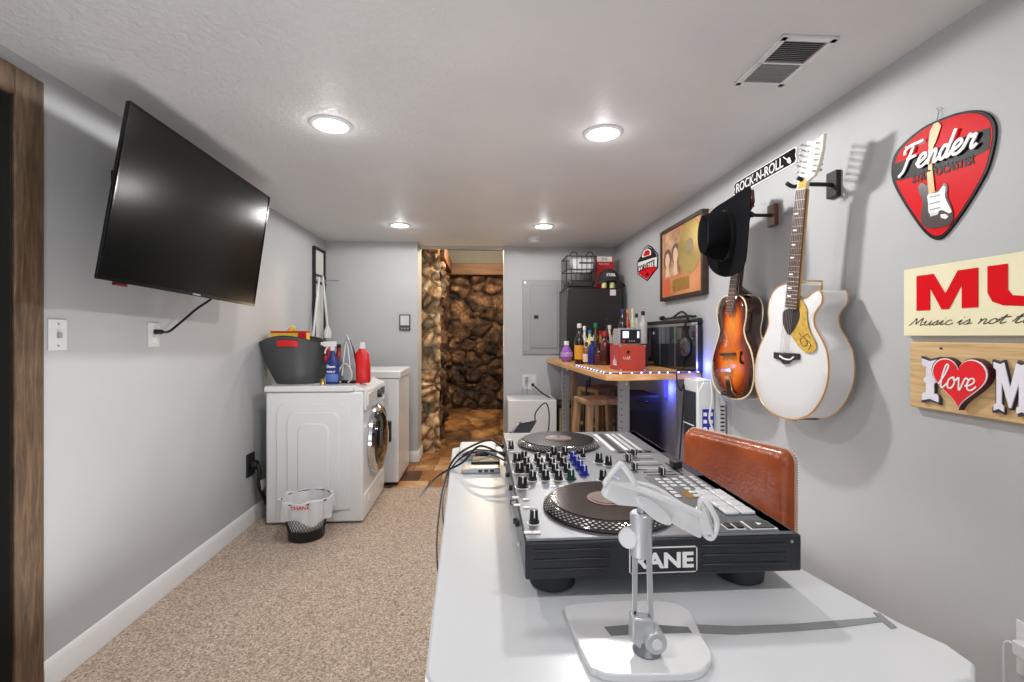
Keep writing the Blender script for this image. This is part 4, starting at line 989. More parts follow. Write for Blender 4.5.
t = thing('bottle_crate', (.90, 4.98, 0), 'dark wooden rack with light slats on the floor under the table', 'crate')
MB().box((.80, 4.9, 0), (1.06, 5.18, .62)).obj('rack_body', frame_w, t, bevel=.004)
for k in range(5): MB().box((.812+k*.05, 4.888, .05), (.835+k*.05, 4.9, .58)).obj('slat', [palewood, stoolwood, palewood, blackm, palewood][k], t, bevel=.002)
# white cabinet by the back outlet
a = PY(508.5, 400.5, 4.80); b = PY(556.5, 400.5, 4.80)
t = thing('mini_fridge', ((a.x+b.x)/2, 5.0, 0), 'low white boxy appliance under the back wall outlet', 'refrigerator')
MB().box((a.x, 4.83, .02), (b.x, 5.22, a.z-.02)).obj('cabinet', enamel, t, bevel=.006)
MB().box((a.x-.002, 4.80, .02), (b.x+.002, 4.828, a.z)).obj('door', enamel, t, bevel=.008)
MB().box((a.x-.002, 4.828, a.z-.02), (b.x+.002, 5.22, a.z)).obj('top', enamel, t, bevel=.004)
MB().box((a.x+.02, 4.83, 0), (b.x-.02, 5.2, .02)).obj('base', blackm, t)
# cord from back outlet
t = thing('outlet_cable', (xo, bY-.01, zo_), 'black power cord from the back wall outlet to the bar table', 'cord')
MB().box((xo+.02, bY-.04, zo_-.045), (xo+.05, bY-.009, zo_-.015)).obj('plug', black, t, bevel=.004)
MB().tube([(xo+.035, bY-.04, zo_-.03), Dp(541, 392, 5.1), Dp(553, 399, 5.0), Dp(568, 401, 4.9), Dp(583, 401, 4.5), Dp(588, 395, 4.5), Dp(590, 378, 4.5)], .008, 8, smooth=6).obj('cable', cablem, t, smooth=True)
t = thing('phone_charger', (xo-.035, bY-.01, zo_+.03), 'small grey charger with thin cables in the back outlet', 'charger')
MB().box((xo-.055, bY-.05, zo_), (xo-.02, bY-.009, zo_+.06)).obj('charger_body', grey, t, bevel=.004)
for dx in (-.05, .01): MB().tube([(xo-.035, bY-.04, zo_), (xo-.04+dx, bY-.03, zo_-.1), (xo-.03+dx*1.2, bY-.02, zo_-.35)], .003, 6, smooth=4).obj('cable', grey, t, smooth=True)
cable([Dp(587, 380, 4.3), Dp(586, 395, 4.3), Dp(584, 430, 4.3), (.98, 4.2, .02)], .010, 'black cord hanging down behind the wooden stools', 'hanging_cable')
# ================================================================== BLACK REFRIGERATOR + things on top
a = PY(567, 288, 4.74); b = PY(622, 288, 4.74); ft = a.z
t = thing('refrigerator', ((a.x+b.x)/2, 5.0, bz), 'black refrigerator on the bar table next to the breaker panel', 'refrigerator')
fm = mat('black_fridge_enamel', (26, 26, 27), .35, var=.05)
MB().box((a.x, 4.78, bz), (b.x, 5.22, ft)).obj('cabinet', mat('grey_fridge_side', (84, 86, 88), .4), t, bevel=.006)
MB().box((a.x-.003, 4.735, bz+.01), (b.x+.003, 4.778, ft)).obj('door', fm, t, bevel=.01)
MB().box((a.x, 4.778, ft-.02), (b.x, 5.22, ft+.004)).obj('top', fm, t, bevel=.004)
MB().box((b.x-.02, 4.72, bz+.25), (b.x-.005, 4.735, bz+.5)).obj('door_handle', blackm, t, bevel=.004)
q = PY(613, 292.5, 4.73); MB().box((q.x-.03, 4.7345, q.z-.03), (q.x+.03, 4.7325, q.z+.03)).obj('sticker', mat('pale_sticker', (216, 206, 212), .5), t)
z0 = ft+.004
a = PY(567, 256, 4.80); b = PY(596.5, 256, 4.80)
t = thing('wire_basket', ((a.x+b.x)/2, 4.95, z0), 'black wire rack basket with loop handles on top of the refrigerator', 'basket')
bx0, bx1, by0, by1, bt = a.x, b.x, 4.80, 5.12, a.z
m = MB()
for zz in (z0+.006, (z0+bt)/2+.03, bt): m.tube([(bx0, by0, zz), (bx1, by0, zz), (bx1, by1, zz), (bx0, by1, zz)], .006, 8, closed=True)
for k in range(7):
    xx = bx0+(bx1-bx0)*k/6; m.tube([(xx, by0, bt), (xx, by0, z0+.006), (xx, by1, z0+.006), (xx, by1, bt)], .003, 6)
for k in range(6):
    yy = by0+(by1-by0)*k/5; m.tube([(bx0, yy, bt), (bx0, yy, z0+.006), (bx1, yy, z0+.006), (bx1, yy, bt)], .003, 6)
m.obj('wire_frame', blackm, t, smooth=True)
for xx in (bx0+.07, bx1-.07):
    MB().tube([(xx-.04, by0, bt), (xx-.02, by0, bt+.035), (xx+.02, by0, bt+.04), (xx+.04, by0, bt)], .005, 8, smooth=4).obj('handle', blackm, t, smooth=True)
t = thing('white_carton', ((bx0+bx1)/2, 4.95, z0+.012), 'crumpled white packet inside the black wire basket', 'packet')
MB().prism([(bx0+.05, by0+.015, bt-.02), (bx1-.02, by0+.015, bt-.02), (bx1-.03, by0+.015, bt-.13), (bx1-.07, by0+.015, bt-.165), (bx0+.08, by0+.015, bt-.165)], (0, .12, 0)).obj('packet', mat('silvery_white_bag', (206, 208, 208), .35, bump=.4, bscale=20), t, bevel=.01)
MB().box((bx0+.13, by0+.010, bt-.075), (bx1-.03, by0+.014, bt-.06)).obj('band', black, t)
t = thing('dark_box', ((bx0+bx1)/2, 4.95, z0+.012), 'dark item filling the bottom of the wire basket', 'box')
MB().box((bx0+.02, by0+.02, z0+.012), (bx1-.02, by1-.02, z0+.09)).obj('box_body', mat('black_olive', (40, 40, 36), .4), t, bevel=.02)
a = PY(597, 256, 4.98); b = PY(612, 264, 4.98)
t = thing('red_carton', ((a.x+b.x)/2, 4.98, z0), 'red and white box standing behind the dark baseball cap', 'box')
MB().box((a.x, 4.98, z0), (b.x+.02, 5.1, a.z)).obj('carton', red, t, bevel=.012)
MB().box((a.x+.0, 4.976, a.z-.06), (b.x, 4.98, a.z-.006)).obj('white_band', whitep, t, bevel=.001)
text('OO', (a.x+.05, 4.976, a.z-.045), (1, 0, 0), (0, 0, 1), .06, .028, black, t)
text('RACING', (a.x+.02, 4.979, a.z-.095), (1, 0, 0), (0, 0, 1), .11, .022, whitep, t)
# dark cap
c_ = PY(609, 277, 4.86)
t = thing('baseball_cap', (c_.x, 4.86, z0), 'dark baseball cap with white lettering on top of the refrigerator', 'cap')
capm = mat('charcoal_cap_cloth', (48, 48, 50), .8, bump=.2, bscale=120)
m = MB(); rs = []
for j in range(8):
    f = j/7*PI/2*.97; rs.append([V((c_.x+.108*math.cos(f)*math.cos(2*PI*i/28), 4.88+.108*math.cos(f)*math.sin(2*PI*i/28), z0+.095+.125*math.sin(f))) for i in range(28)])
m.loft(rs, True); m.obj('crown', capm, t, smooth=True)
m = MB(); row = []
for j in range(5):
    r_ = []
    for i in range(13):
        a = PI+PI*i/12; rr_ = .108+.06*j/4; r_.append(V((c_.x-.01+rr_*math.cos(a)*(1+.02*j), 4.88+rr_*math.sin(a), z0+.098-.05*(j/4)*(.3+abs(math.cos(a))))))
    row.append(r_)
vs = [[m._v(p) for p in r_] for r_ in row]
for j in range(4):
    for i in range(12): m._f([vs[j][i], vs[j][i+1], vs[j+1][i+1], vs[j+1][i]])
o = m.obj('bill', capm, t, smooth=True); q = o.modifiers.new('thickness', 'SOLIDIFY'); q.thickness = .005
text('STEEL', (c_.x-.05, 4.775, z0+.125), (1, 0, 0), (0, .25, 1), .10, .03, whitep, t, bold=.03)
MB().lathe((c_.x, 4.88, z0), (0, 0, 1), [(.04, 0), (.045, .01), (.09, .095)], 20).obj('inner_form', capm, t, smooth=True)
for px, lb in ((604, 'pale yellow green bottle cap left under the baseball cap'), (612, 'pale yellow green bottle cap right under the baseball cap')):
    q = PY(px, 284, 4.77)
    tag(MB().lathe((q.x, 4.765, z0), (0, 0, 1), [(.024, 0), (.026, .005), (.026, .05), (.018, .06)], 20).obj('small_jar', mat('pale_lime', (206, 206, 140), .35), smooth=True), lb, 'jar')
# ================================================================== BOTTLES
def bottle(px, pyb, pyt, hw, kind, body, cap, label=None, lab=None, name='liquor_bottle', z=bz, labels='', F=None, grp='liquor bottles on the bar table'):
    if F is None: F = (CZ-z)*FL/(pyb-HY)
    c_ = Dp(px, 0, F); hgt = CZ+(HY-pyt)*F/FL-z; r = hw*F/FL; x, y = c_.x, c_.y
    t = thing(name, (x, y, z), labels, 'bottle', grp)
    bm_ = mat('glass_%d_%d_%d' % body, body, .12, var=.1, coat=.5)
    if kind == 'slim': pf = [(r*.9, 0), (r, .006), (r, hgt*.55), (r*.8, hgt*.65), (r*.38, hgt*.76), (r*.34, hgt*.9)]
    elif kind == 'round': pf = [(r*.6, 0), (r*.85, hgt*.08), (r, hgt*.3), (r*.95, hgt*.48), (r*.6, hgt*.68), (r*.38, hgt*.75), (r*.36, hgt*.82)]
    else: pf = [(r*.94, 0), (r, .006), (r, hgt*.6), (r*.75, hgt*.7), (r*.35, hgt*.76), (r*.33, hgt*.88)]
    MB().lathe((x, y, z), (0, 0, 1), pf, 20).obj('glass_body', bm_, t, smooth=True)
    MB().lathe((x, y, z+pf[-1][1]-.004), (0, 0, 1), [(r*.44, 0), (r*.46, .003), (r*.44, hgt-pf[-1][1]+.002), (r*.2, hgt-pf[-1][1]+.004)], 16).obj('cap', mat('cap_%d_%d_%d' % cap, cap, .35), t, smooth=True)
    if label:
        z0_, z1_ = (.12, .46) if kind != 'round' else (.25, .45)
        MB().lathe((x, y, z+hgt*z0_), (0, 0, 1), [(r*1.02, 0), (r*1.03, .001), (r*1.03, hgt*(z1_-z0_)), (r*1.0, hgt*(z1_-z0_)+.001)], 20).obj('label', mat('lab_%d_%d_%d' % label, label, .5, var=.15, scale=30), t, smooth=True)
    return t
W_, K_ = (235, 235, 235), (20, 20, 22)
bottle(566.5, 361.8, 341, 5.8, 'round', (150, 90, 190), W_, (190, 150, 214), labels='round purple bottle with white cap at the left end of bar')
bottle(579.3, 364, 323.5, 4.8, 'slim', (26, 16, 12), W_, (226, 160, 40), labels='tall dark bottle with yellow label and white cap')
bottle(584.5, 361, 326, 3.6, 'slim', (190, 190, 184), W_, None, labels='clear bottle with white cap behind the tall dark bottle')
bottle(589.8, 361.2, 330, 4.2, 'slim', (210, 200, 120), (70, 120, 200), (120, 160, 210), labels='pale bottle with bright blue top among the liquor bottles')
bottle(595.5, 361.7, 323, 4.0, 'slim', (70, 60, 30), (20, 140, 80), None, labels='bottle with green cap at the back of the bar')
bottle(586.4, 364.3, 342, 3.6, 'square', (120, 70, 30), (60, 40, 30), (236, 214, 200), labels='short amber bottle with white and orange label, front row')
bottle(592.2, 364.6, 337, 4.3, 'square', (24, 32, 110), (220, 220, 210), (24, 34, 120), labels='squat dark blue bottle in the front row of the bar')
bottle(600.5, 361, 331, 4.0, 'slim', (180, 110, 50), (160, 30, 26), (216, 150, 90), labels='amber bottle with red top in the back row')
bottle(598.8, 365, 343, 4.3, 'square', (60, 14, 16), K_, (90, 20, 22), labels='short dark red bottle right of the squat blue bottle')
bottle(604.8, 365.2, 331, 4.8, 'square', (90, 18, 20), (190, 40, 40), (60, 12, 16), labels='dark red bottle with red cap in the front row beside red box')
bottle(609.5, 361, 325, 3.8, 'slim', (216, 200, 190), (230, 220, 210), (230, 110, 70), labels='clear bottle with orange label behind the red box')
bottle(614, 361, 331, 3.8, 'slim', (220, 214, 210), (200, 70, 60), (224, 120, 90), labels='clear bottle with red top close beside the small amplifier')
bottle(606.5, 361.7, 319, 3.0, 'slim', (30, 30, 30), K_, None, labels='thin black bottle rising highest in the back row')
rz = 1.275; rp0, rp1 = Dp(612, 0, 4.0), Dp(668, 0, 4.0)
tag(MB().box((1.10, 3.80, bz), (1.37, 4.12, rz)).obj('display_riser', frame_w, bevel=.004), 'dark wooden riser holding bottles behind the small black radio', 'riser')
for px, pt, hw, bd, cp, lb_, ds in ((619.5, 309, 4.2, (40, 34, 44), (50, 60, 110), (120, 60, 60), 'dark bottle with blue top on the riser behind the radio'),
                               (625.5, 309.5, 3.2, (170, 60, 40), (220, 150, 100), (216, 214, 180), 'red bottle with pale orange cap on the riser'),
                               (630.5, 308.5, 3.0, (210, 220, 180), (230, 214, 180), (150, 180, 120), 'pale green bottle with cream cap, right one on the riser')):
    bottle(px+(3 if px < 620 else 2), 0, pt, hw, 'slim', bd, cp, lb_, z=rz, F=3.98, labels=ds, grp='bottles on the dark riser')
for px, pt, hw, ds in ((636.5, 313.5, 2.8, 'small white bottle with black stopper on the riser'), (643, 311, 4.2, 'wider white bottle with black stopper at the right end of riser')):
    bottle(px, 0, pt, hw, 'square', (214, 214, 212), K_, None, z=rz, F=4.02, labels=ds, grp='bottles on the dark riser')
# red amplifier box with radio on top
A = PZ(620.5, 371, bz); B_ = PZ(646, 371, bz); yF = A.y; hA = PY(630, 345, yF).z
orr = mat('orange_red_vinyl', (176, 62, 38), .45, var=.06, bump=.15, bscale=200)
t = thing('red_amplifier', ((A.x+B_.x)/2, yF+.15, bz), 'small orange red amplifier box with silver corners on the bar table', 'amplifier')
sidex = A.x
MB().box((A.x, yF, bz), (B_.x, yF+.28, hA)).obj('cabinet', orr, t, bevel=.003)
MB().box((A.x-.002, yF+.01, bz+.005), (A.x, yF+.27, hA-.005)).obj('side_panel', mat('crimson_side', (176, 44, 56), .4), t)
for xx in (A.x+.004, B_.x-.004):
    for zz in (bz+.008, hA-.008): MB().sphere((xx, yF+.003, zz), .009, 10).obj('corner_guard', chrome, t, smooth=True)
text('VOX', (A.x+.022, yF-.0005, bz+.085), (1, 0, 0), (0, 0, 1), .06, .02, whitep, t) if False else text('LUZ', (A.x+.022, yF-.0005, bz+.085), (1, 0, 0), (0, 0, 1), .05, .018, whitep, t)
MB().cyl((A.x+.055, yF, hA-.05), (A.x+.055, yF-.01, hA-.05), .011, n=14).obj('knob', black, t)
yq = yF+.14; m = MB()
for (du, dv_) in ((0, .055), (-.035, .03), (.035, .03)):
    m.prism([(sidex-.0025, yq+du-.012, bz+.05), (sidex-.0025, yq+du+.012, bz+.05), (sidex-.0025, yq+du*.9, bz+.05+dv_)], (-.001, 0, 0))
m.prism([(sidex-.0025, yq-.05, bz+.035), (sidex-.0025, yq+.05, bz+.035), (sidex-.0025, yq+.05, bz+.046), (sidex-.0025, yq-.05, bz+.046)], (-.001, 0, 0))
m.obj('crown_emblem', whitep, t)
a = PY(618.5, 344.5, yF+.06); b = PY(641, 328.5, yF+.06)
t = thing('clock_radio', ((a.x+b.x)/2, yF+.12, hA), 'small black radio with lit display on top of red amplifier', 'radio')
MB().box((a.x, yF+.06, hA), (b.x, yF+.2, b.z)).obj('housing', grey, t, bevel=.004)
MB().box((a.x+.014, yF+.056, hA+.01), (b.x-.004, yF+.06, b.z-.008)).obj('front_panel', black, t, bevel=.001)
MB().box((a.x+.03, yF+.0545, hA+.05), (a.x+.075, yF+.056, b.z-.02)).obj('display', mat('white_lcd', (226, 232, 236), .3, emit=(220, 230, 240), estr=.5), t)
MB().box((b.x-.03, yF+.0545, hA+.05), (b.x-.015, yF+.056, b.z-.02)).obj('side_display', mat('white_lcd', (226, 232, 236), .3), t)
MB().box((a.x+.03, yF+.0545, hA+.018), (a.x+.045, yF+.056, hA+.035)).obj('indicator', red, t)
for k in range(3): MB().cyl((a.x+.08+k*.018, yF+.056, hA+.028), (a.x+.08+k*.018, yF+.05, hA+.028), .006, n=12).obj('knob', silver, t)
# ---- glossy black cabinet leaning along the wall
Xm = 1.452
a = PX(638.5, 326, Xm); b = PX(697, 315, Xm); ya, yb = a.y, b.y
t = thing('glossy_cabinet', (1.43, (ya+yb)/2, bz), 'long glossy black cabinet with silver edge against the right wall', 'cabinet')
zt = bz+.375
MB().box((Xm+.003, yb, bz+.001), (XR-.01, ya, zt-.05)).obj('cabinet_body', black, t, bevel=.004)
MB().box((Xm, yb+.014, bz+.012), (Xm+.004, ya-.01, zt-.048)).obj('gloss_front', mat('mirror_black', (104, 110, 124), .05, .85), t)
MB().box((Xm-.004, yb, zt-.052), (Xm+.006, ya, zt-.030)).obj('silver_strip', silver, t, bevel=.002)
MB().box((Xm-.004, yb-.0, bz+.001), (Xm+.006, yb+.012, zt-.05)).obj('silver_end', silver, t, bevel=.002)
MB().box((Xm-.006, yb-.004, zt-.030), (XR-.01, ya+.004, zt)).obj('lid', black, t, bevel=.008)
for k in range(2): MB().box((Xm-.001, yb+.36+k*.3, bz+.02), (Xm, yb+.37+k*.3, zt-.055)).obj('door_gap', silver, t)
# headphones draped over it
q = PX(683.5, 347, Xm-.03)
t = thing('headphones', (q.x, q.y, bz), 'black headphones with round silver cup hanging over the glossy cabinet', 'headphones')
MB().lathe((Xm-.006, q.y, q.z), (-1, 0, 0), [(.062, 0), (.068, .006), (.066, .02), (.05, .030), (.02, .033), (.001, .033)], 36).obj('ear_cup', darkg, t, smooth=True)
m = MB()
for k in range(4):
    a_ = PI/4+k*PI/2; d_ = V((0, math.cos(a_), math.sin(a_))); s2 = V((0, -math.sin(a_), math.cos(a_)))
    c0 = V((Xm-.0395, q.y, q.z)); m.prism([c0+d_*.012-s2*.006, c0+d_*.058-s2*.006, c0+d_*.058+s2*.006, c0+d_*.012+s2*.006], (.006, 0, 0))
m.obj('cup_spokes', chrome, t)
MB().lathe((Xm-.036, q.y, q.z), (-1, 0, 0), [(.014, 0), (.014, .004), (.001, .005)], 20).obj('cup_badge', chrome, t, smooth=True)
MB().tube([(Xm-.012, q.y, q.z+.055), (Xm-.014, q.y+.03, q.z+.12), (Xm-.016, q.y-.02, zt-.01), (Xm+.005, q.y+.02, zt+.022), (Xm+.015, q.y+.14, zt+.055), (Xm+.02, q.y+.30, zt+.02)], .008, 8, smooth=6).obj('headband', black, t, smooth=True)
MB().tube([(Xm+.01, q.y-.10, zt+.012), (Xm+.02, q.y+.1, zt+.02), (Xm+.02, q.y+.5, zt+.012)], .009, 8, smooth=4).obj('folded_band', black, t, smooth=True)
MB().sphere((Xm+.02, q.y+.52, zt+.022), .026, 12, (1, 1.2, .8)).obj('second_cup', black, t, smooth=True)
MB().tube([(Xm-.012, q.y+.03, q.z-.06), (Xm-.02, q.y+.05, bz+.012), Dp(677, 371, 3.09), Dp(677.5, 383, 3.04), Dp(681, 391, 3.03), Dp(684, 392, 3.02), (1.25, 2.95, .3)], .005, 8, smooth=6).obj('cable', cablem, t, smooth=True)
# ================================================================== WHITE PORTABLE APPLIANCE
A = Dp(697, 380, 2.86); x0 = A.x; yf = A.y; zt = 1.34+(HY-379.5)*2.9/FL
x1 = Dp(728, 380, 2.86).x; x1 = min(x1, XR-.012)
t = thing('air_conditioner', ((x0+x1)/2, yf+.1, 0), 'white portable air conditioner with dark side grille, near the sunburst guitar', 'air conditioner')
wd = x1-x0
MB().prism([(x0, yf, 0), (x1, yf, 0), (x1, yf, zt-.14), (x1-.05, yf, zt-.06), (x1-.075, yf, zt), (x0, yf, zt)], (0, .185, 0)).obj('body', white, t, bevel=.006)
MB().box((x0-.008, yf+.012, .1), (x0, yf+.172, zt-.075)).obj('grille', mat('navy_black_grille', (36, 42, 56), .4), t, bevel=.002)
for k in range(7): MB().box((x0-.012, yf+.02+k*.022, .12), (x0-.008, yf+.026+k*.022, zt-.08)).obj('grille_bar', darkg, t)
MB().box((x0-.013, yf+.015, zt-.285), (x0-.011, yf+.17, zt-.278)).obj('grille_line', whitep, t)
MB().prism([(x0, yf, .1), (x0+wd*.62, yf, .1), (x0+wd*.56, yf, zt-.012), (x0+.035, yf, zt-.012), (x0, yf, zt-.07)], (0, -.012, 0)).obj('front_cover', enamel, t, bevel=.006)
bl_ = mat('blue_label', (40, 44, 170), .4)
xx, zz = Dp(703, 410, 2.84).x, CZ+(HY-409.5)*2.84/FL
MB().box((xx, yf-.0145, zz-.14), (xx+.072, yf-.0125, zz)).obj('blue_sticker', bl_, t)
for i in range(2):
    for j in range(3): MB().box((xx+.006+i*.036, yf-.016, zz-.042-j*.044), (xx+.028+i*.036, yf-.0144, zz-.02-j*.044)).obj('sticker_mark', whitep, t)
for k in range(22): MB().box((x1-.036, yf-.002, .40+k*.024), (x1-.010, yf+.0, .410+k*.024)).obj('vent_slot', darkg, t)
MB().tube([Dp(711, 380, 2.82), Dp(712, 400, 2.80), Dp(709.5, 418, 2.80), Dp(714, 435, 2.80), (x0+.12, yf-.03, .5), (x0+.13, yf-.02, .01)], .006, 8, smooth=6).obj('power_cord', white, t, smooth=True)
# ================================================================== GUITARS
def ow(pts, X): return [PX(x, y, X) for x, y in pts]
def cr(pts, ox, oy, s): return [(ox+x*s, oy+y*s) for x, y in pts]
def body_mesh(OL, X0, X1, bulge=.006):
    """closed guitar body: face at X0 (room side), back at X1"""
    n = len(OL); c_ = sum((p for p in OL), V((0, 0, 0)))/n
    def rg(X, sc): return [V((X, c_.y+(p.y-c_.y)*sc, c_.z+(p.z-c_.z)*sc)) for p in OL]
    m = MB()
    m.loft([rg(X0-bulge, .02), rg(X0-bulge*.8, .45), rg(X0-bulge*.35, .8), rg(X0, .985), rg(X0+.003, 1.0), rg(X1-.003, 1.0), rg(X1, .985), rg(X1+bulge, .3)])
    return m, rg
# --- white acoustic
f1 = cr([(410, 60), (368, 78), (342, 118), (333, 175), (336, 225), (322, 272), (298, 325), (281, 385), (274, 450), (284, 515), (308, 568), (345, 606), (395, 630), (450, 637), (505, 618), (548, 570), (578, 505), (590, 435), (584, 355), (560, 295), (533, 245), (527, 205), (540, 170), (560, 142), (563, 108), (548, 87), (524, 98), (495, 121), (468, 112), (458, 82), (452, 60)], 690, 270, .2346)
X0, X1 = 1.345, 1.455
OL1 = catmull(ow(f1, X0), 3, True)
whg = mat('white_guitar_lacquer', (218, 220, 222), .13, var=.01, coat=.4)
g1 = thing('acoustic_guitar', (1.4, 2.0, 1.0), 'white cutaway acoustic guitar with gold pickguard hanging on right wall', 'guitar')
m, rg = body_mesh(OL1, X0, X1); m.obj('body', whg, g1, smooth=True)
bind = mat('amber_binding', (190, 140, 70), .3)
MB().tube([p+V((.0015, 0, 0)) for p in OL1], .0035, 6, closed=True).obj('binding', bind, g1, smooth=True)
MB().tube([V((X1-.002, p.y, p.z)) for p in OL1], .003, 6, closed=True).obj('binding', bind, g1, smooth=True)
Xf = X0-.0075
sh = cr([(395, 200), (400, 175), (425, 163), (455, 162), (466, 180), (462, 215), (445, 255), (424, 277), (410, 262), (398, 232)], 690, 270, .2346)
MB().prism(catmull(ow(sh, Xf), 3, True), (-.0012, 0, 0)).obj('soundhole', mat('soundhole_dark', (44, 34, 34), .5), g1)
pg = cr([(452, 130), (475, 130), (498, 165), (500, 215), (512, 262), (534, 305), (538, 335), (522, 352), (495, 352), (468, 330), (445, 298), (432, 275), (448, 255), (466, 215), (470, 180)], 690, 270, .2346)
pgm = ramp_mat('gold_sparkle_pickguard', [(0.3, (206, 162, 60)), (0.7, (236, 200, 104))], .22, nz(60), metal=.35)
MB().prism(catmull(ow(pg, Xf-.0002), 3, True), (-.0022, 0, 0)).obj('pickguard', pgm, g1, bevel=.0006)
sg = cr([(465, 268), (480, 285), (500, 272), (510, 290)], 690, 270, .2346); sg2 = cr([(470, 295), (490, 290), (500, 318), (478, 322), (470, 295)], 690, 270, .2346); sg3 = cr([(500, 300), (515, 320), (505, 340)], 690, 270, .2346)
m = MB()
for s_ in (sg, sg2, sg3): m.tube(ow(s_, Xf-.003), .0014, 6, smooth=3)
m.obj('engraving', mat('dark_engraving', (90, 66, 30), .5), g1)
br_ = cr([(362, 350), (470, 356), (470, 382), (440, 386), (425, 400), (405, 402), (388, 384), (362, 376)], 690, 270, .2346)
MB().prism(ow(br_, Xf), (-.008, 0, 0)).obj('bridge', mat('dark_rosewood', (46, 36, 34), .4), g1, bevel=.002)
sd = cr([(382, 366), (400, 378), (425, 382), (442, 370)], 690, 270, .2346)
MB().tube(ow(sd, Xf-.010), .0035, 8, smooth=3).obj('saddle', whitep, g1, smooth=True)
# neck
def quadp(pts, X): return ow(pts, X)
nk = [(795.5, 190.5), (806, 189), (796.5, 309), (785, 307.5)]
Xn = X0-.02
fb = ow(nk, Xn)
MB().prism(fb, (.006, 0, 0)).obj('fretboard', mat('rosewood_fretboard', (92, 66, 52), .4, var=.2, scale=40), g1)
nkb = ow([(797, 190), (806.5, 189), (797, 300), (787, 299)], Xn+.006)
MB().prism(nkb, (.016, 0, 0)).obj('neck', mat('maple_neck_gold', (200, 160, 84), .3), g1, bevel=.004)
m = MB()
Lt = 0; 
for k in range(1, 21):
    f = (1-2**(-k/12))/(1-2**(-20/12))
    a_ = fb[0].lerp(fb[3], f); b_ = fb[1].lerp(fb[2], f)
    m.tube([a_-V((.001, 0, 0)), b_-V((.001, 0, 0))], .0014, 6)
m.obj('frets', silver, g1)
m = MB()
for k in (3, 5, 7, 9, 12, 15, 17):
    f = ((1-2**(-k/12))+(1-2**(-(k-1)/12)))/2/(1-2**(-20/12))
    a_ = fb[0].lerp(fb[3], f); b_ = fb[1].lerp(fb[2], f); m.tube([a_.lerp(b_, .12)-V((.0008, 0, .0)), a_.lerp(b_, .45)-V((.0008, 0, 0))], .004, 6, flat=(1, 0, 0))
m.obj('inlays', whitep, g1)
hs = [(798.8, 173.9), (803, 158), (807, 141), (814.5, 141), (823.8, 133.2), (822.3, 148.6), (819, 163), (814.6, 175), (807, 181.6), (805.5, 189), (796, 190.5)]
MB().prism(ow(hs, Xn-.002), (.014, 0, 0)).obj('headstock', mat('cream_headstock', (226, 224, 214), .25), g1, bevel=.002)
MB().prism(ow([(799.5, 181), (806.5, 179), (805.5, 188), (797.5, 189)], Xn-.0035), (.002, 0, 0)).obj('truss_cover', gold, g1)
for k in range(6):
    f = k/5
    for sgn, (xa, ya_), (xb, yb_) in ((-1, (806.5, 146), (801, 173)), (1, (820, 143), (816.5, 171))):
        px, py = xa+(xb-xa)*f, ya_+(yb_-ya_)*f
        p = PX(px+(2 if sgn < 0 else -1.5), py, Xn-.004)
        tn = MB().cyl(p, p+V((-.008, 0, 0)), .0045, n=10).obj('tuning_post', chrome, g1)
        q = PX(px+sgn*4.5, py-1, Xn+.016)
        b2 = MB(); b2.tube([V((Xn+.012, p.y, p.z)), q], .003, 6); b2.sphere(q, .0085, 10, (.5, 1, .8)); b2.obj('tuning_peg', chrome, tn, smooth=True)
m = MB()
for k in range(6):
    f = (k+.5)/6; a_ = fb[0].lerp(fb[1], f)-V((.003, 0, 0)); e_ = PX(779+7*f*1.4, 354.5, Xf-.012)
    m.tube([a_, e_], .0007, 4)
m.obj('strings', silver, g1)
# preamp panel & strap button on the lower side
bot = min(OL1, key=lambda p: p.z)
q = [p for p in OL1 if 0 < (bot.y-p.y) < .22 and p.z < bot.z+.12]
def side_pt(px, py, X): return PX(px, py, X)
m = MB(); c1 = ow([(813, 418.5), (827, 413.5)], 1.39); c1b = ow([(818, 420.5), (832, 415.5)], 1.44)
dn = V((0, 0, -.012))
pj = sorted(OL1, key=lambda p: abs(p.y-(bot.y-.04)) + (0 if p.z < bot.z+.1 else 9))[0]; pk = sorted(OL1, key=lambda p: abs(p.y-(bot.y-.105)) + (0 if p.z < bot.z+.14 else 9))[0]
nrm_ = V((0, -(pk.z-pj.z), (pk.y-pj.y))).normalized()
if nrm_.z > 0: nrm_ = -nrm_
MB().prism([V((1.375, pj.y, pj.z)), V((1.375, pk.y, pk.z)), V((1.43, pk.y, pk.z)), V((1.43, pj.y, pj.z))], nrm_*.005).obj('preamp_panel', black, g1, bevel=.002)
MB().cyl(V((1.4, bot.y, bot.z)), V((1.4, bot.y, bot.z-.016)), .007, .009, 12).obj('strap_button', gold, g1)
MB().tube(ow([(799, 281), (822, 281), (822.5, 290)], 1.40), .003, 6).obj('heel_trim', gold, g1)
# --- hangers
def hanger(c_, label, reach, w_=.03, m_=blackm, block=blackm, fork=.035, tilt=0):
    t = thing('guitar_hanger', (XR, c_.y, c_.z-.05), label, 'wall hook', 'guitar wall hangers')
    MB().box((XR-.022, c_.y-w_, c_.z-.055), (XR, c_.y+w_, c_.z+.055)).obj('wall_block', block, t, bevel=.003)
    MB().tube([(XR-.02, c_.y, c_.z), (reach+.02, c_.y, c_.z)], .009, 10).obj('arm', m_, t, smooth=True)
    MB().tube([(reach-.035, c_.y+fork, c_.z+.014), (reach-.005, c_.y+fork, c_.z), (reach+.02, c_.y, c_.z-.002), (reach-.005, c_.y-fork, c_.z), (reach-.035, c_.y-fork, c_.z+.014)], .0085, 8, smooth=5).obj('fork', m_, t, smooth=True)
hc = PX(825.5, 178, XR-.01); hk = PX(801, 184, Xn+.02)
hanger(V((XR, hk.y, hk.z-.0)), 'black metal wall hanger holding the white guitar neck', Xn+.015, .03)
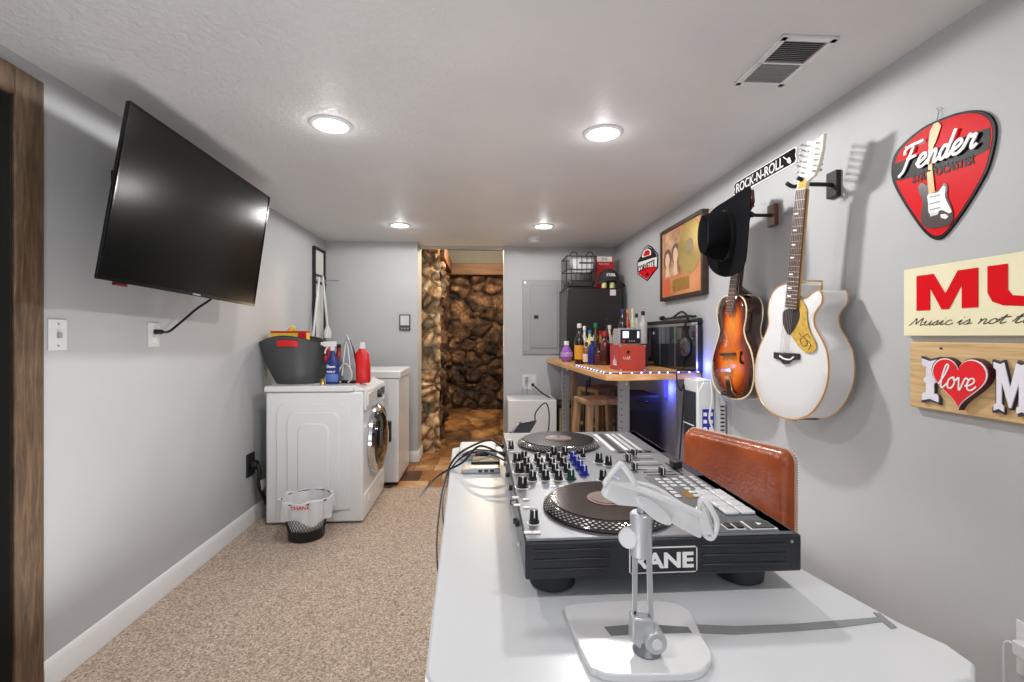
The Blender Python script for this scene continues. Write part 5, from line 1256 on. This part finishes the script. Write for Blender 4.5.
# --- sunburst
f2 = cr([(150, 112), (128, 132), (116, 170), (118, 215), (126, 262), (112, 318), (97, 372), (92, 430), (100, 485), (122, 520), (158, 542), (200, 551), (238, 540), (262, 508), (272, 455), (270, 395), (258, 340), (238, 295), (230, 255), (238, 208), (240, 160), (228, 124), (205, 108), (185, 108)], 690, 270, .2346)
X2 = 1.365
OL2 = catmull(ow(f2, X2), 3, True)
c2 = sum(OL2, V((0, 0, 0)))/len(OL2)
zmin = min(p.z for p in OL2); zmax = max(p.z for p in OL2); cyy = c2.y
def burst_mat(side=False):
    m = bpy.data.materials.new('sunburst_lacquer'); m.use_nodes = True; nt = m.node_tree; N = nt.nodes; L = nt.links; b = N['Principled BSDF']
    b.inputs['Roughness'].default_value = .15; b.inputs['Coat Weight'].default_value = .6
    tc = N.new('ShaderNodeTexCoord')
    outs = []
    for (cy_, cz_, ry, rz_) in ((cyy, zmin+.19, .20, .21), (cyy-.02, zmin+.40, .125, .20)):
        mp = N.new('ShaderNodeMapping'); mp.vector_type = 'POINT'
        mp.inputs['Location'].default_value = (0, -cy_/ry, -cz_/rz_); mp.inputs['Scale'].default_value = (0, 1/ry, 1/rz_)
        L.new(tc.outputs['Object'], mp.inputs[0])
        ln = N.new('ShaderNodeVectorMath'); ln.operation = 'LENGTH'; L.new(mp.outputs[0], ln.inputs[0]); outs.append(ln.outputs['Value'])
    mn = N.new('ShaderNodeMath'); mn.operation = 'SMOOTH_MIN'; mn.inputs[2].default_value = .3; L.new(outs[0], mn.inputs[0]); L.new(outs[1], mn.inputs[1])
    cr_ = N.new('ShaderNodeValToRGB'); e = cr_.color_ramp.elements; e[0].position = .05; e[0].color = lin((240, 150, 44)); e[1].position = .98; e[1].color = lin((26, 10, 6))
    q = e.new(.45); q.color = lin((226, 110, 24)); q = e.new(.72); q.color = lin((122, 40, 12))
    L.new(mn.outputs[0], cr_.inputs[0]); L.new(cr_.outputs[0], b.inputs['Base Color']); return m
g2 = thing('archtop_guitar', (1.4, 2.6, 1.0), 'sunburst guitar with dark sides hanging on the wall below the hat', 'guitar')
sidem = mat('dark_brown_lacquer', (48, 22, 14), .15, var=.15, coat=.5)
m, rg2 = body_mesh(OL2, X2, X1, .012)
for f in m.bm.faces:
    f.material_index = 0 if all(v.co.x < X2+.002 for v in f.verts) else 1
m.obj('body', [burst_mat(), sidem], g2, smooth=True)
crm = mat('cream_binding', (226, 210, 176), .35)
for X_ in (X2+.001, X1-.001): MB().tube([V((X_, p.y, p.z)) for p in OL2], .004, 6, closed=True).obj('binding', crm, g2, smooth=True)
Xg = X2-.014
n2 = ow([(734, 276), (741, 276), (732.5, 313), (725.5, 313)], Xg-.012)
hk2 = PX(744.5, 215, Xg-.012)
top_l, top_r = PX(739.5, 212, Xg-.012), PX(746.5, 212, Xg-.012)
fb2 = [top_l, top_r, n2[2], n2[3]]
MB().prism(fb2, (.006, 0, 0)).obj('fretboard', mat('rosewood_fretboard', (92, 66, 52), .4), g2)
MB().prism([p+V((.006, 0, 0)) for p in (top_l, top_r, n2[1].lerp(n2[2], .5), n2[0].lerp(n2[3], .5))], (.02, 0, 0)).obj('neck', sidem, g2, bevel=.004)
m = MB()
for k in range(1, 20):
    f = (1-2**(-k/12))/(1-2**(-19/12)); m.tube([fb2[0].lerp(fb2[3], f)-V((.001, 0, 0)), fb2[1].lerp(fb2[2], f)-V((.001, 0, 0))], .0014, 6)
m.obj('frets', silver, g2)
hs2 = [(741, 212), (748.2, 212), (752.5, 202), (751.5, 189.5), (742.5, 190), (739, 203)]
MB().prism(ow(hs2, Xg-.010), (.014, 0, 0)).obj('headstock', mat('dark_red_headstock', (88, 24, 22), .3), g2, bevel=.002)
for k in range(3):
    for xx, s_ in ((751.5, 1), (741, -1)):
        q = PX(xx+s_*1.8, 194+k*6, Xg); MB().sphere(q, .008, 8, (.6, 1, .8)).obj('tuning_peg', black, g2, smooth=True)
heel = ow([(734, 283), (742, 290), (748, 294), (740, 295)], 1.40)
MB().prism(heel, (.03, 0, 0)).obj('neck_heel', sidem, g2, bevel=.003)
bqs = cr([(132, 355), (195, 352), (197, 362), (135, 366)], 690, 270, .2346)
MB().prism(ow(bqs, Xg-.003), (-.012, 0, 0)).obj('bridge', mat('dark_rosewood', (46, 36, 34), .4), g2, bevel=.001)
pk2 = cr([(135, 420), (178, 420), (180, 434), (138, 434)], 690, 270, .2346)
MB().prism(ow(pk2, Xg-.002), (-.008, 0, 0)).obj('pickup', chrome, g2, bevel=.001)
tp = cr([(150, 450), (170, 450), (185, 520), (200, 535), (150, 535), (163, 515)], 690, 270, .2346)
MB().prism(ow(tp, Xg+.002), (-.006, 0, 0)).obj('tailpiece', chrome, g2, bevel=.001)
fh = cr([(216, 345), (226, 352), (220, 368), (222, 385), (232, 396), (222, 402), (212, 388), (214, 368)], 690, 270, .2346)
MB().prism(catmull(ow(fh, Xg+.007), 2, True), (-.003, 0, 0)).obj('sound_slot', blackp, g2)
m = MB()
for k in range(6):
    f = (k+.5)/6; m.tube([fb2[0].lerp(fb2[1], f)-V((.003, 0, 0)), PX(724+9*f, 353.5, Xg-.016), PX(727+6*f, 376, Xg-.006)], .0006, 4)
m.obj('strings', silver, g2)
q = PX(734, 395, 1.41); MB().tube([(1.36, q.y+.03, q.z+.006), (1.36, q.y-.08, q.z+.01)], .012, 8).obj('end_cable_plug', black, g2, smooth=True)
ha = PX(759, 212, XR-.01)
hanger(V((XR, hk2.y, hk2.z)), 'wooden block wall hanger behind the black hat', Xg+.015, .032, blackm, mat('reddish_wood_block', (110, 70, 54), .45), fork=.03)
# ================================================================== HAT
Xh = 1.275
ht = [(750, 187.0), (749.5, 214), (747.5, 240), (745, 262), (738, 272.5), (725.5, 277), (714, 272.5), (708, 263), (706, 248), (706, 230), (708, 216), (716, 207), (727, 200), (738, 193)]
HO = catmull(ow(ht, Xh), 4, True)
n = len(HO); hcx = PX(727, 236, Xh); 
t = thing('cowboy_hat', (Xh, hcx.y, hcx.z), 'black felt cowboy hat hung over the sunburst guitar headstock', 'hat')
def angs(p): return math.atan2(p.z-hcx.z, p.y-hcx.y)
def el(ry, rz_, X, dy=0, dz_=0, dent=0):
    R = []
    for p in HO:
        a = angs(p); xo_ = dent*math.exp(-((math.cos(a)*ry+dy)/.03)**2)
        R.append(V((X+xo_, hcx.y+dy+ry*math.cos(a), hcx.z+dz_+rz_*math.sin(a))))
    return R
def mix(f, ring, lift): return [p.lerp(q, f)+V((lift, 0, 0)) for p, q in zip(HO, ring)]
b0 = el(.098, .135, Xh)
m = MB()
htp = [V((x, y, 0)) for x, y in ht]
def curl(p): return .028*math.cos(math.atan2(-(p.y-236), (p.x-727)*1.6))**2
htc = catmull(htp, 4, True)
outer2 = [PX(p.x, p.y, Xh-curl(p)) for p in htc]; outer = [p+V((.004, 0, 0)) for p in outer2]
m.loft([mix(1.0, b0, .006), mix(.5, b0, .006), outer, outer2, mix(.5, b0, -.001), mix(1.0, b0, -.004), el(.096, .130, Xh-.02), el(.088, .122, Xh-.06), el(.078, .112, Xh-.10, dz_=.004), el(.064, .100, Xh-.128, dz_=.006), el(.040, .075, Xh-.130, dz_=.008, dent=.03), el(.015, .04, Xh-.120, dz_=.008, dent=.03), el(.002, .004, Xh-.116, dz_=.008, dent=.03)])
m.obj('hat_body', felt, t, smooth=True)
MB().loft([el(.0995, .1345, Xh-.004), el(.0990, .1335, Xh-.014), el(.0965, .1305, Xh-.028), el(.090, .124, Xh-.028)]).obj('hat_band', mat('black_ribbon', (10, 10, 11), .4), t, smooth=True)
# ================================================================== SIGNS
YD = (0, -1, 0); ZU = (0, 0, 1)
# rock-n-roll
a = PX(733, 183, XR-.01); b = PX(796, 146, XR-.01); b2 = PX(796, 165, XR-.01)
yA, yB, zB, zA = a.y, b.y, (PX(796, 165.5, XR-.01).z+PX(733, 194.5, XR-.01).z)/2, (a.z+b.z)/2
t = thing('metal_sign', (XR, (yA+yB)/2, zB), 'long narrow black metal sign with white ROCK-N-ROLL lettering', 'sign')
Xs = XR-.006
def sign_ol(y0, y1, z0, z1, c_=.012): return [V((Xs, y0, z0+c_)), V((Xs, y0-c_, z0)), V((Xs, y1+c_, z0)), V((Xs, y1, z0+c_)), V((Xs, y1+.008, (z0+z1)/2)), V((Xs, y1, z1-c_)), V((Xs, y1+c_, z1)), V((Xs, y0-c_, z1)), V((Xs, y0, z1-c_)), V((Xs, y0-.008, (z0+z1)/2))]
MB().prism(sign_ol(yA, yB, zB, zA), (.004, 0, 0)).obj('white_edge', whitep, t)
Xs = XR-.0068; MB().prism(sign_ol(yA-.006, yB+.006, zB+.006, zA-.006), (.001, 0, 0)).obj('black_panel', blackp, t)
text('ROCK-N-ROLL', (XR-.0068, yA-.03, zB+.014), YD, ZU, (yA-yB)*.77, (zA-zB)-.028, whitep, t, bold=.012)
gy = yB+.07; m = MB()
m.tube([(XR-.0075, gy+.03, zA-.018), (XR-.0075, gy-.005, zB+.035)], .0028, 6, flat=(1, 0, 0)); 
for dy_, dz_, r_ in ((-.006, .032, .013), (-.016, .02, .009)): m.lathe((XR-.0068, gy+dy_-.006, zB+dz_), (-1, 0, 0), [(r_, 0), (r_, .001), (.001, .001)], 14)
m.obj('guitar_symbol', whitep, t)
# corvette shield
def shp(pts, X, th, m_, name, par, bev=0): return MB().prism(ow(pts, X), (th, 0, 0)).obj(name, m_, par, bevel=bev)
c7 = lambda P: cr(P, 630, 200, .16129)
t = thing('shield_sign', (XR, PX(647, 265, XR).y, 1.8), 'small red black and white shield sign with CORVETTE lettering', 'sign')
shield = [(45, 380), (65, 350), (85, 300), (110, 278), (135, 290), (160, 322), (172, 335), (170, 420), (105, 502), (45, 460)]
shp(c7(shield), XR-.007, .006, blackp, 'plate', t)
ins = lambda P, f: [(108+(x-108)*f, 390+(y-390)*f) for x, y in P]
shp(c7(ins(shield, .93)), XR-.0076, .0008, whitep, 'white_field', t)
shp(c7([(52, 372), (88, 308), (112, 290), (135, 300), (165, 340), (166, 352), (50, 388)]), XR-.0084, .0008, blackp, 'black_crest', t)
shp(c7([(72, 350), (85, 315), (110, 300), (130, 312), (130, 340), (78, 358)]), XR-.0088, .0004, whitep, 'crest_inner', t)
shp(c7([(82, 345), (92, 318), (110, 308), (122, 318), (122, 338), (88, 350)]), XR-.0093, .0004, redp, 'crest_emblem', t)
shp(c7([(52, 442), (80, 425), (110, 415), (165, 412), (164, 422), (105, 492), (52, 456)]), XR-.0084, .0008, redp, 'red_field', t)
shp(c7([(95, 462), (105, 450), (116, 455), (112, 470), (102, 474)]), XR-.009, .0004, blackp, 'star_mark', t)
pa, pb = PX(638.5, 266, XR), PX(656.2, 262, XR)
text('CORVETTE', (XR-.0084, pa.y-.01, PX(647, 269.8, XR).z), YD, ZU, pa.y-pb.y-.02, .062, blackp, t, bold=.025)
# gold record frame
Xg_ = XR-.045
a1, b1 = PX(659.8, 231, Xg_), PX(702.5, 211, Xg_); a0_, b0_ = PX(660.3, 300.5, Xg_), PX(703, 295, Xg_)
y0, y1 = a1.y, b1.y; z1 = (a1.z+b1.z)/2; z0 = (a0_.z+b0_.z)/2
t = thing('framed_record', (XR, (y0+y1)/2, z0), 'dark framed gold record award hanging on the right wall', 'picture frame')
m = MB(); fw = .028
m.box((Xg_, y1, z0), (XR-.001, y1+fw, z1)); m.box((Xg_, y0-fw, z0), (XR-.001, y0, z1)); m.box((Xg_, y1+fw, z0), (XR-.001, y0-fw, z0+fw)); m.box((Xg_, y1+fw, z1-fw), (XR-.001, y0-fw, z1))
m.obj('frame', frame_w, t, bevel=.003)
def rmap(u, v, X): return V((X, y0-fw+(y1-y0+2*fw)*u, z0+fw+(z1-z0-2*fw)*v))
Xi = Xg_+.010
matb = ramp_mat('burnt_orange_mat', [(0.3, (188, 110, 62)), (0.7, (222, 150, 98))], .5, nz(3))
def rp(pts, X, th, m_, name): return MB().prism([rmap(u, v, X) for u, v in pts], (th, 0, 0)).obj(name, m_, t)
rp([(0, 0), (1, 0), (1, 1), (0, 1)], Xi, .01, matb, 'mat_board')
sep = ramp_mat('sepia_photo', [(0.3, (120, 78, 56)), (0.5, (186, 140, 104)), (0.7, (226, 186, 146))], .4, nz(9, 3))
rp([(.03, .30), (.50, .30), (.50, .97), (.03, .97)], Xi-.001, .001, sep, 'photo_print')
fc = mat('sepia_face', (232, 198, 160), .5); hr = mat('sepia_hair', (104, 66, 50), .5)
for (cu_, cv) in ((.16, .56), (.38, .60)):
    rp([(cu_+.11*math.cos(a), cv+.03+.15*math.sin(a)) for a in [2*PI*i/24 for i in range(24)]], Xi-.0015, .0005, hr, 'portrait_hair')
    rp([(cu_+.065*math.cos(a), cv+.115*math.sin(a)) for a in [2*PI*i/24 for i in range(24)]], Xi-.002, .0005, fc, 'portrait_face')
    rp([(cu_-.06, .31), (cu_+.06, .31), (cu_+.03, cv-.1), (cu_-.03, cv-.1)], Xi-.0019, .0005, fc, 'portrait_neck')
rc = rmap(.735, .645, Xi); Rr = .195
MB().lathe((Xi, rc.y, rc.z), (-1, 0, 0), [(Rr, 0), (Rr, .003), (.001, .004)], 56).obj('gold_disc', mat('gold_disc_metal', (226, 196, 118), .22, .75, var=.06, scale=20), t, smooth=True)
MB().lathe((Xi-.004, rc.y, rc.z), (-1, 0, 0), [(.06, 0), (.06, .001), (.001, .001)], 32).obj('disc_label', mat('disc_label_tan', (150, 128, 84), .4, var=.2, scale=60), t)
rp([(.30, .06), (.72, .06), (.72, .24), (.30, .24)], Xi-.002, .002, mat('plaque_gold', (196, 150, 70), .3, .6, var=.2, scale=50), 'plaque')
rp([(.03, .02), (.22, .02), (.22, .27), (.03, .27)], Xi-.001, .001, mat('orange_red_print', (206, 96, 56), .5), 'print_block')
# ---- guitar pick sign
cf = lambda P: cr(P, 885, 100, .21978)
pick = [(236, 92), (170, 125), (100, 180), (50, 235), (30, 285), (28, 345), (45, 400), (90, 480), (140, 555), (180, 605), (215, 632), (245, 635), (275, 615), (320, 560), (375, 480), (430, 390), (470, 310), (495, 220), (505, 150), (500, 105), (480, 70), (440, 50), (390, 47), (320, 60)]
t = thing('guitar_pick_sign', (XR, PX(940, 175, XR).y, 1.62), 'large red and black guitar pick shaped metal sign with Fender script', 'sign')
Xp = XR-.008
pk_o = catmull(ow(cf(pick), Xp), 3, True)
MB().prism(pk_o, (.007, 0, 0)).obj('plate', blackp, t, bevel=.0015)
cc = (262, 300)
pin = [(cc[0]+(x-cc[0])*.93, cc[1]+(y-cc[1])*.945) for x, y in pick]
MB().prism(catmull(ow(cf(pin), Xp-.0008), 3, True), (.0008, 0, 0)).obj('red_field', redp, t)
band = [(44, 290), (120, 262), (210, 230), (300, 195), (400, 150), (476, 124), (480, 160), (474, 222), (400, 262), (300, 300), (200, 330), (120, 352), (60, 368), (38, 360), (36, 320)]
MB().prism(ow(cf(band), Xp-.0016), (.0008, 0, 0)).obj('black_band', blackp, t)
o1, o2 = PX(*cf([(70, 338)])[0], Xp-.004), PX(*cf([(415, 215)])[0], Xp-.004)
xdv = (o2-o1); wv = xdv.length; upv = V((1, 0, 0)).cross(xdv.normalized()); upv = upv if upv.z > 0 else -upv
upv = V((0, 0, 1))-xdv.normalized()*xdv.normalized().z; upv.normalize()
nl = xdv.normalized().cross(upv)
script('Fender', o1-V((.005, 0, 0)), xdv, upv, wv, .041, whitep, t, .0058)
a1, a2 = PX(*cf([(125, 382)])[0], Xp-.0018), PX(*cf([(410, 290)])[0], Xp-.0018)
xd2 = a2-a1; up2 = (V((0, 0, 1))-xd2.normalized()*xd2.normalized().z).normalized()
text('STRATOCASTER', a1, xd2, up2, xd2.length, .032, blackp, t, bold=.03)
a1, a2 = PX(*cf([(92, 232)])[0], Xp-.0018), PX(*cf([(185, 193)])[0], Xp-.0018); xd2 = a2-a1
text('Tremolo Action', a1, xd2, (V((0, 0, 1))-xd2.normalized()*xd2.normalized().z).normalized(), xd2.length, .014, whitep, t, bold=.03)
def ps(pts, k, m_, name, sm=False):
    P = ow(cf(pts), Xp-.0018-k*.0009)
    if sm: P = catmull(P, 3, True)
    MB().prism(P, (.0009, 0, 0)).obj(name, m_, t)
ps([(196, 395), (170, 378), (150, 395), (158, 430), (172, 470), (162, 520), (170, 565), (205, 585), (250, 580), (295, 565), (310, 530), (300, 480), (282, 440), (285, 395), (268, 378), (250, 405), (225, 415)], 2, mat('brown_black_body', (46, 22, 20), .3), 'printed_guitar_body', True)
ps([(195, 430), (240, 420), (262, 392), (275, 400), (272, 440), (290, 480), (302, 505), (290, 515), (255, 500), (225, 522), (200, 515), (196, 470)], 3, whitep, 'printed_pickguard', True)
ps([(190, 330), (216, 318), (226, 418), (198, 428)], 3, mat('maple_print', (216, 176, 110), .4), 'printed_neck')
ps([(196, 318), (214, 318), (218, 215), (232, 185), (255, 115), (240, 100), (222, 108), (205, 140), (198, 185)], 3, mat('maple_print', (216, 176, 110), .4), 'printed_headstock')
for yy in (440, 470, 498): ps([(203, yy), (250, yy-12), (250, yy-6), (203, yy+6)], 4, grey, 'printed_pickup')
ps([(204, 516), (242, 508), (242, 520), (206, 530)], 4, silver, 'printed_bridge')
ps([(252, 520), (275, 518), (288, 530), (275, 542), (255, 535)], 4, whitep, 'printed_jack')
tp_ = PX(*cf([(245, 45)])[0], XR-.004)
MB().tube([PX(*cf([(236, 96)])[0], XR-.012), PX(*cf([(245, 60)])[0], XR-.006), tp_, PX(*cf([(232, 35)])[0], XR-.006), PX(*cf([(258, 40)])[0], XR-.006)], .0012, 6).obj('hanging_wire', silver, t)
# ---- MUSIC board
Xb = XR-.022
yL = PX(903.5, 300, Xb).y; zt_ = PX(903.5, 270, Xb).z; zb_ = PX(903.5, 336, Xb).z
t = thing('wooden_sign', (XR, yL-.45, zb_), 'cream wooden sign with big red letters, the upper of two boards', 'sign')
MB().box((Xb, yL-.98, zb_), (XR, yL, zt_)).obj('board', cream, t, bevel=.003)
hb = zt_-zb_
mz0, mz1 = zb_+hb*.37, zb_+hb*.88
mw0 = PX(917, 300, Xb).y; mw1 = PX(978.5, 300, Xb).y; uw0 = PX(988, 300, Xb).y
def blk(pts, w_, yS):   # letter outline in unit box drawn on the wall plane
    return [V((Xb-.0025, yS-u*w_, mz0+v*(mz1-mz0))) for u, v in pts]
Mw = mw0-mw1
MB().prism(blk([(0, 0), (0, 1), (.30, 1), (.5, .42), (.70, 1), (1, 1), (1, 0), (.76, 0), (.76, .62), (.56, 0), (.44, 0), (.24, .62), (.24, 0)], Mw, mw0), (.0025, 0, 0)).obj('letter', redp, t, bevel=.0006)
Up = [(0, 1), (.28, 1), (.28, .38), (.34, .24), (.5, .2), (.66, .24), (.72, .38), (.72, 1), (1, 1), (1, .34), (.93, .12), (.78, .01), (.5, -.03), (.22, .01), (.07, .12), (0, .34)]
MB().prism(blk(Up, Mw*.95, uw0), (.0025, 0, 0)).obj('letter', redp, t, bevel=.0006)
text('SIC', V((Xb, uw0-Mw*.95-.03, mz0)), YD, ZU, .34, mz1-mz0, redp, t, depth=.0025, bold=.04)
s0 = PX(909.5, 328, Xb)
script('Music is not to', V((Xb-.001, s0.y, zb_+hb*.155)), YD, ZU, .365, .015, mat('dark_script_ink', (50, 40, 46), .5), t, .0014, slant=.35)
# ---- I love M board
Xb2 = XR-.025
yL2 = PX(910, 370, Xb2).y; zt2 = PX(910, 341.8, Xb2).z; zb2 = PX(910, 406, Xb2).z
t = thing('wooden_sign', (XR, yL2-.4, zb2), 'pale wood sign with raised white letters and red heart, lower board', 'sign')
MB().box((Xb2, yL2-.92, zb2), (XR, yL2, zt2)).obj('board', palewood, t, bevel=.003)
m = MB()
for yy in (.11, .46): m.sphere((Xb2, yL2-yy, zt2-.02), .006, 8, (.2, 1, .8))
m.obj('wood_knot', frame_w, t)
def serif(px0, px1, kind):
    ya_ = PX(px0, 370, Xb2-.02).y; yb_ = PX(px1, 370, Xb2-.02).y; hh = zt2-zb2; za, zbq = zb2+hh*.09, zb2+hh*.79
    if kind == 'I': pts = [(0, 0), (0, .14), (.12, .2), (.26, .18), (.26, .42), (.12, .46), (.12, .54), (.26, .58), (.26, .82), (.12, .8), (0, .86), (0, 1), (.5, .94), (1, 1), (1, .86), (.88, .8), (.74, .82), (.74, .58), (.88, .54), (.88, .46), (.74, .42), (.74, .18), (.88, .2), (1, .14), (1, 0), (.5, .06)]
    else: pts = [(0, 0), (0, .12), (.09, .16), (.09, .84), (0, .88), (0, 1), (.2, .96), (.32, 1), (.5, .5), (.68, 1), (.8, .96), (1, 1), (1, .88), (.91, .84), (.91, .16), (1, .12), (1, 0), (.84, .05), (.68, 0), (.68, .12), (.75, .16), (.75, .6), (.53, .1), (.47, .1), (.25, .6), (.25, .16), (.32, .12), (.32, 0), (.16, .05)]
    def go(X, ex, th, m_, name, bev=.0008, par=t):
        cu, cv = .5, .5
        P = []
        for u, v in pts: P.append(V((X, ya_+(yb_-ya_)*(cu+(u-cu)*ex), za+(zbq-za)*(cv+(v-cv)*ex))))
        return MB().prism(P, (th, 0, 0)).obj(name, m_, par, bevel=bev)
    l = go(Xb2-.010, 1.0, .010, mat('navy_letter_edge', (56, 54, 74), .4), 'letter')
    go(Xb2-.0125, .90, .003, mat('lavender_white', (228, 226, 236), .3), 'letter_face', .0006, l)
serif(918.5, 937, 'I'); serif(989, 1027, 'M')
hy0 = PX(931.5, 380, Xb2-.02).y; hy1 = PX(989.5, 380, Xb2-.02).y; hz0 = zb2+(zt2-zb2)*.06; hz1 = zb2+(zt2-zb2)*.80
def heart(X, ex, th, m_, name, par=t):
    P = []
    for i in range(48):
        a = 2*PI*i/48; x_ = 16*math.sin(a)**3; y_ = 13*math.cos(a)-5*math.cos(2*a)-2*math.cos(3*a)-math.cos(4*a)
        P.append(V((X, (hy0+hy1)/2-x_/32*(hy0-hy1)*ex, (hz0+hz1)/2+(y_+2.5)/29.5*(hz1-hz0)*ex)))
    return MB().prism(P, (th, 0, 0)).obj(name, m_, par, bevel=.0008)
h0 = heart(Xb2-.020, 1.0, .02, mat('dark_heart_edge', (70, 20, 40), .4), 'heart')
heart(Xb2-.022, .955, .003, whitep, 'heart_outline', h0); heart(Xb2-.0228, .915, .003, mat('bright_red_heart', (226, 34, 44), .25), 'heart_face', h0)
script('love', V((Xb2-.024, hy0-.028, (hz0+hz1)/2-.016)), YD, ZU, (hy0-hy1)*.62, .036, whitep, h0, .0026)
text('USIC', V((Xb2, PX(1030, 380, Xb2).y-.01, zb2+.03)), YD, ZU, .34, .13, mat('lavender_white', (228, 226, 236), .3), t, depth=.014, bold=.05)
# ================================================================== CAMERA / WORLD
cd = bpy.data.cameras.new('camera'); cam = bpy.data.objects.new('camera', cd); COL.objects.link(cam)
cam.location = (0, 0, CZ); cam.rotation_euler = (PI/2, 0, -TH)
cd.sensor_width = 36; cd.lens = FL/1024*36; cd.shift_y = -(341-HY)/1024; cd.clip_start = .02
SC.camera = cam
w = bpy.data.worlds.new('world'); SC.world = w; w.use_nodes = True
w.node_tree.nodes['Background'].inputs[0].default_value = (.5, .52, .55, 1); w.node_tree.nodes['Background'].inputs[1].default_value = .15
SC.view_settings.view_transform = 'Standard'; SC.view_settings.look = 'None'; SC.view_settings.exposure = -0.08
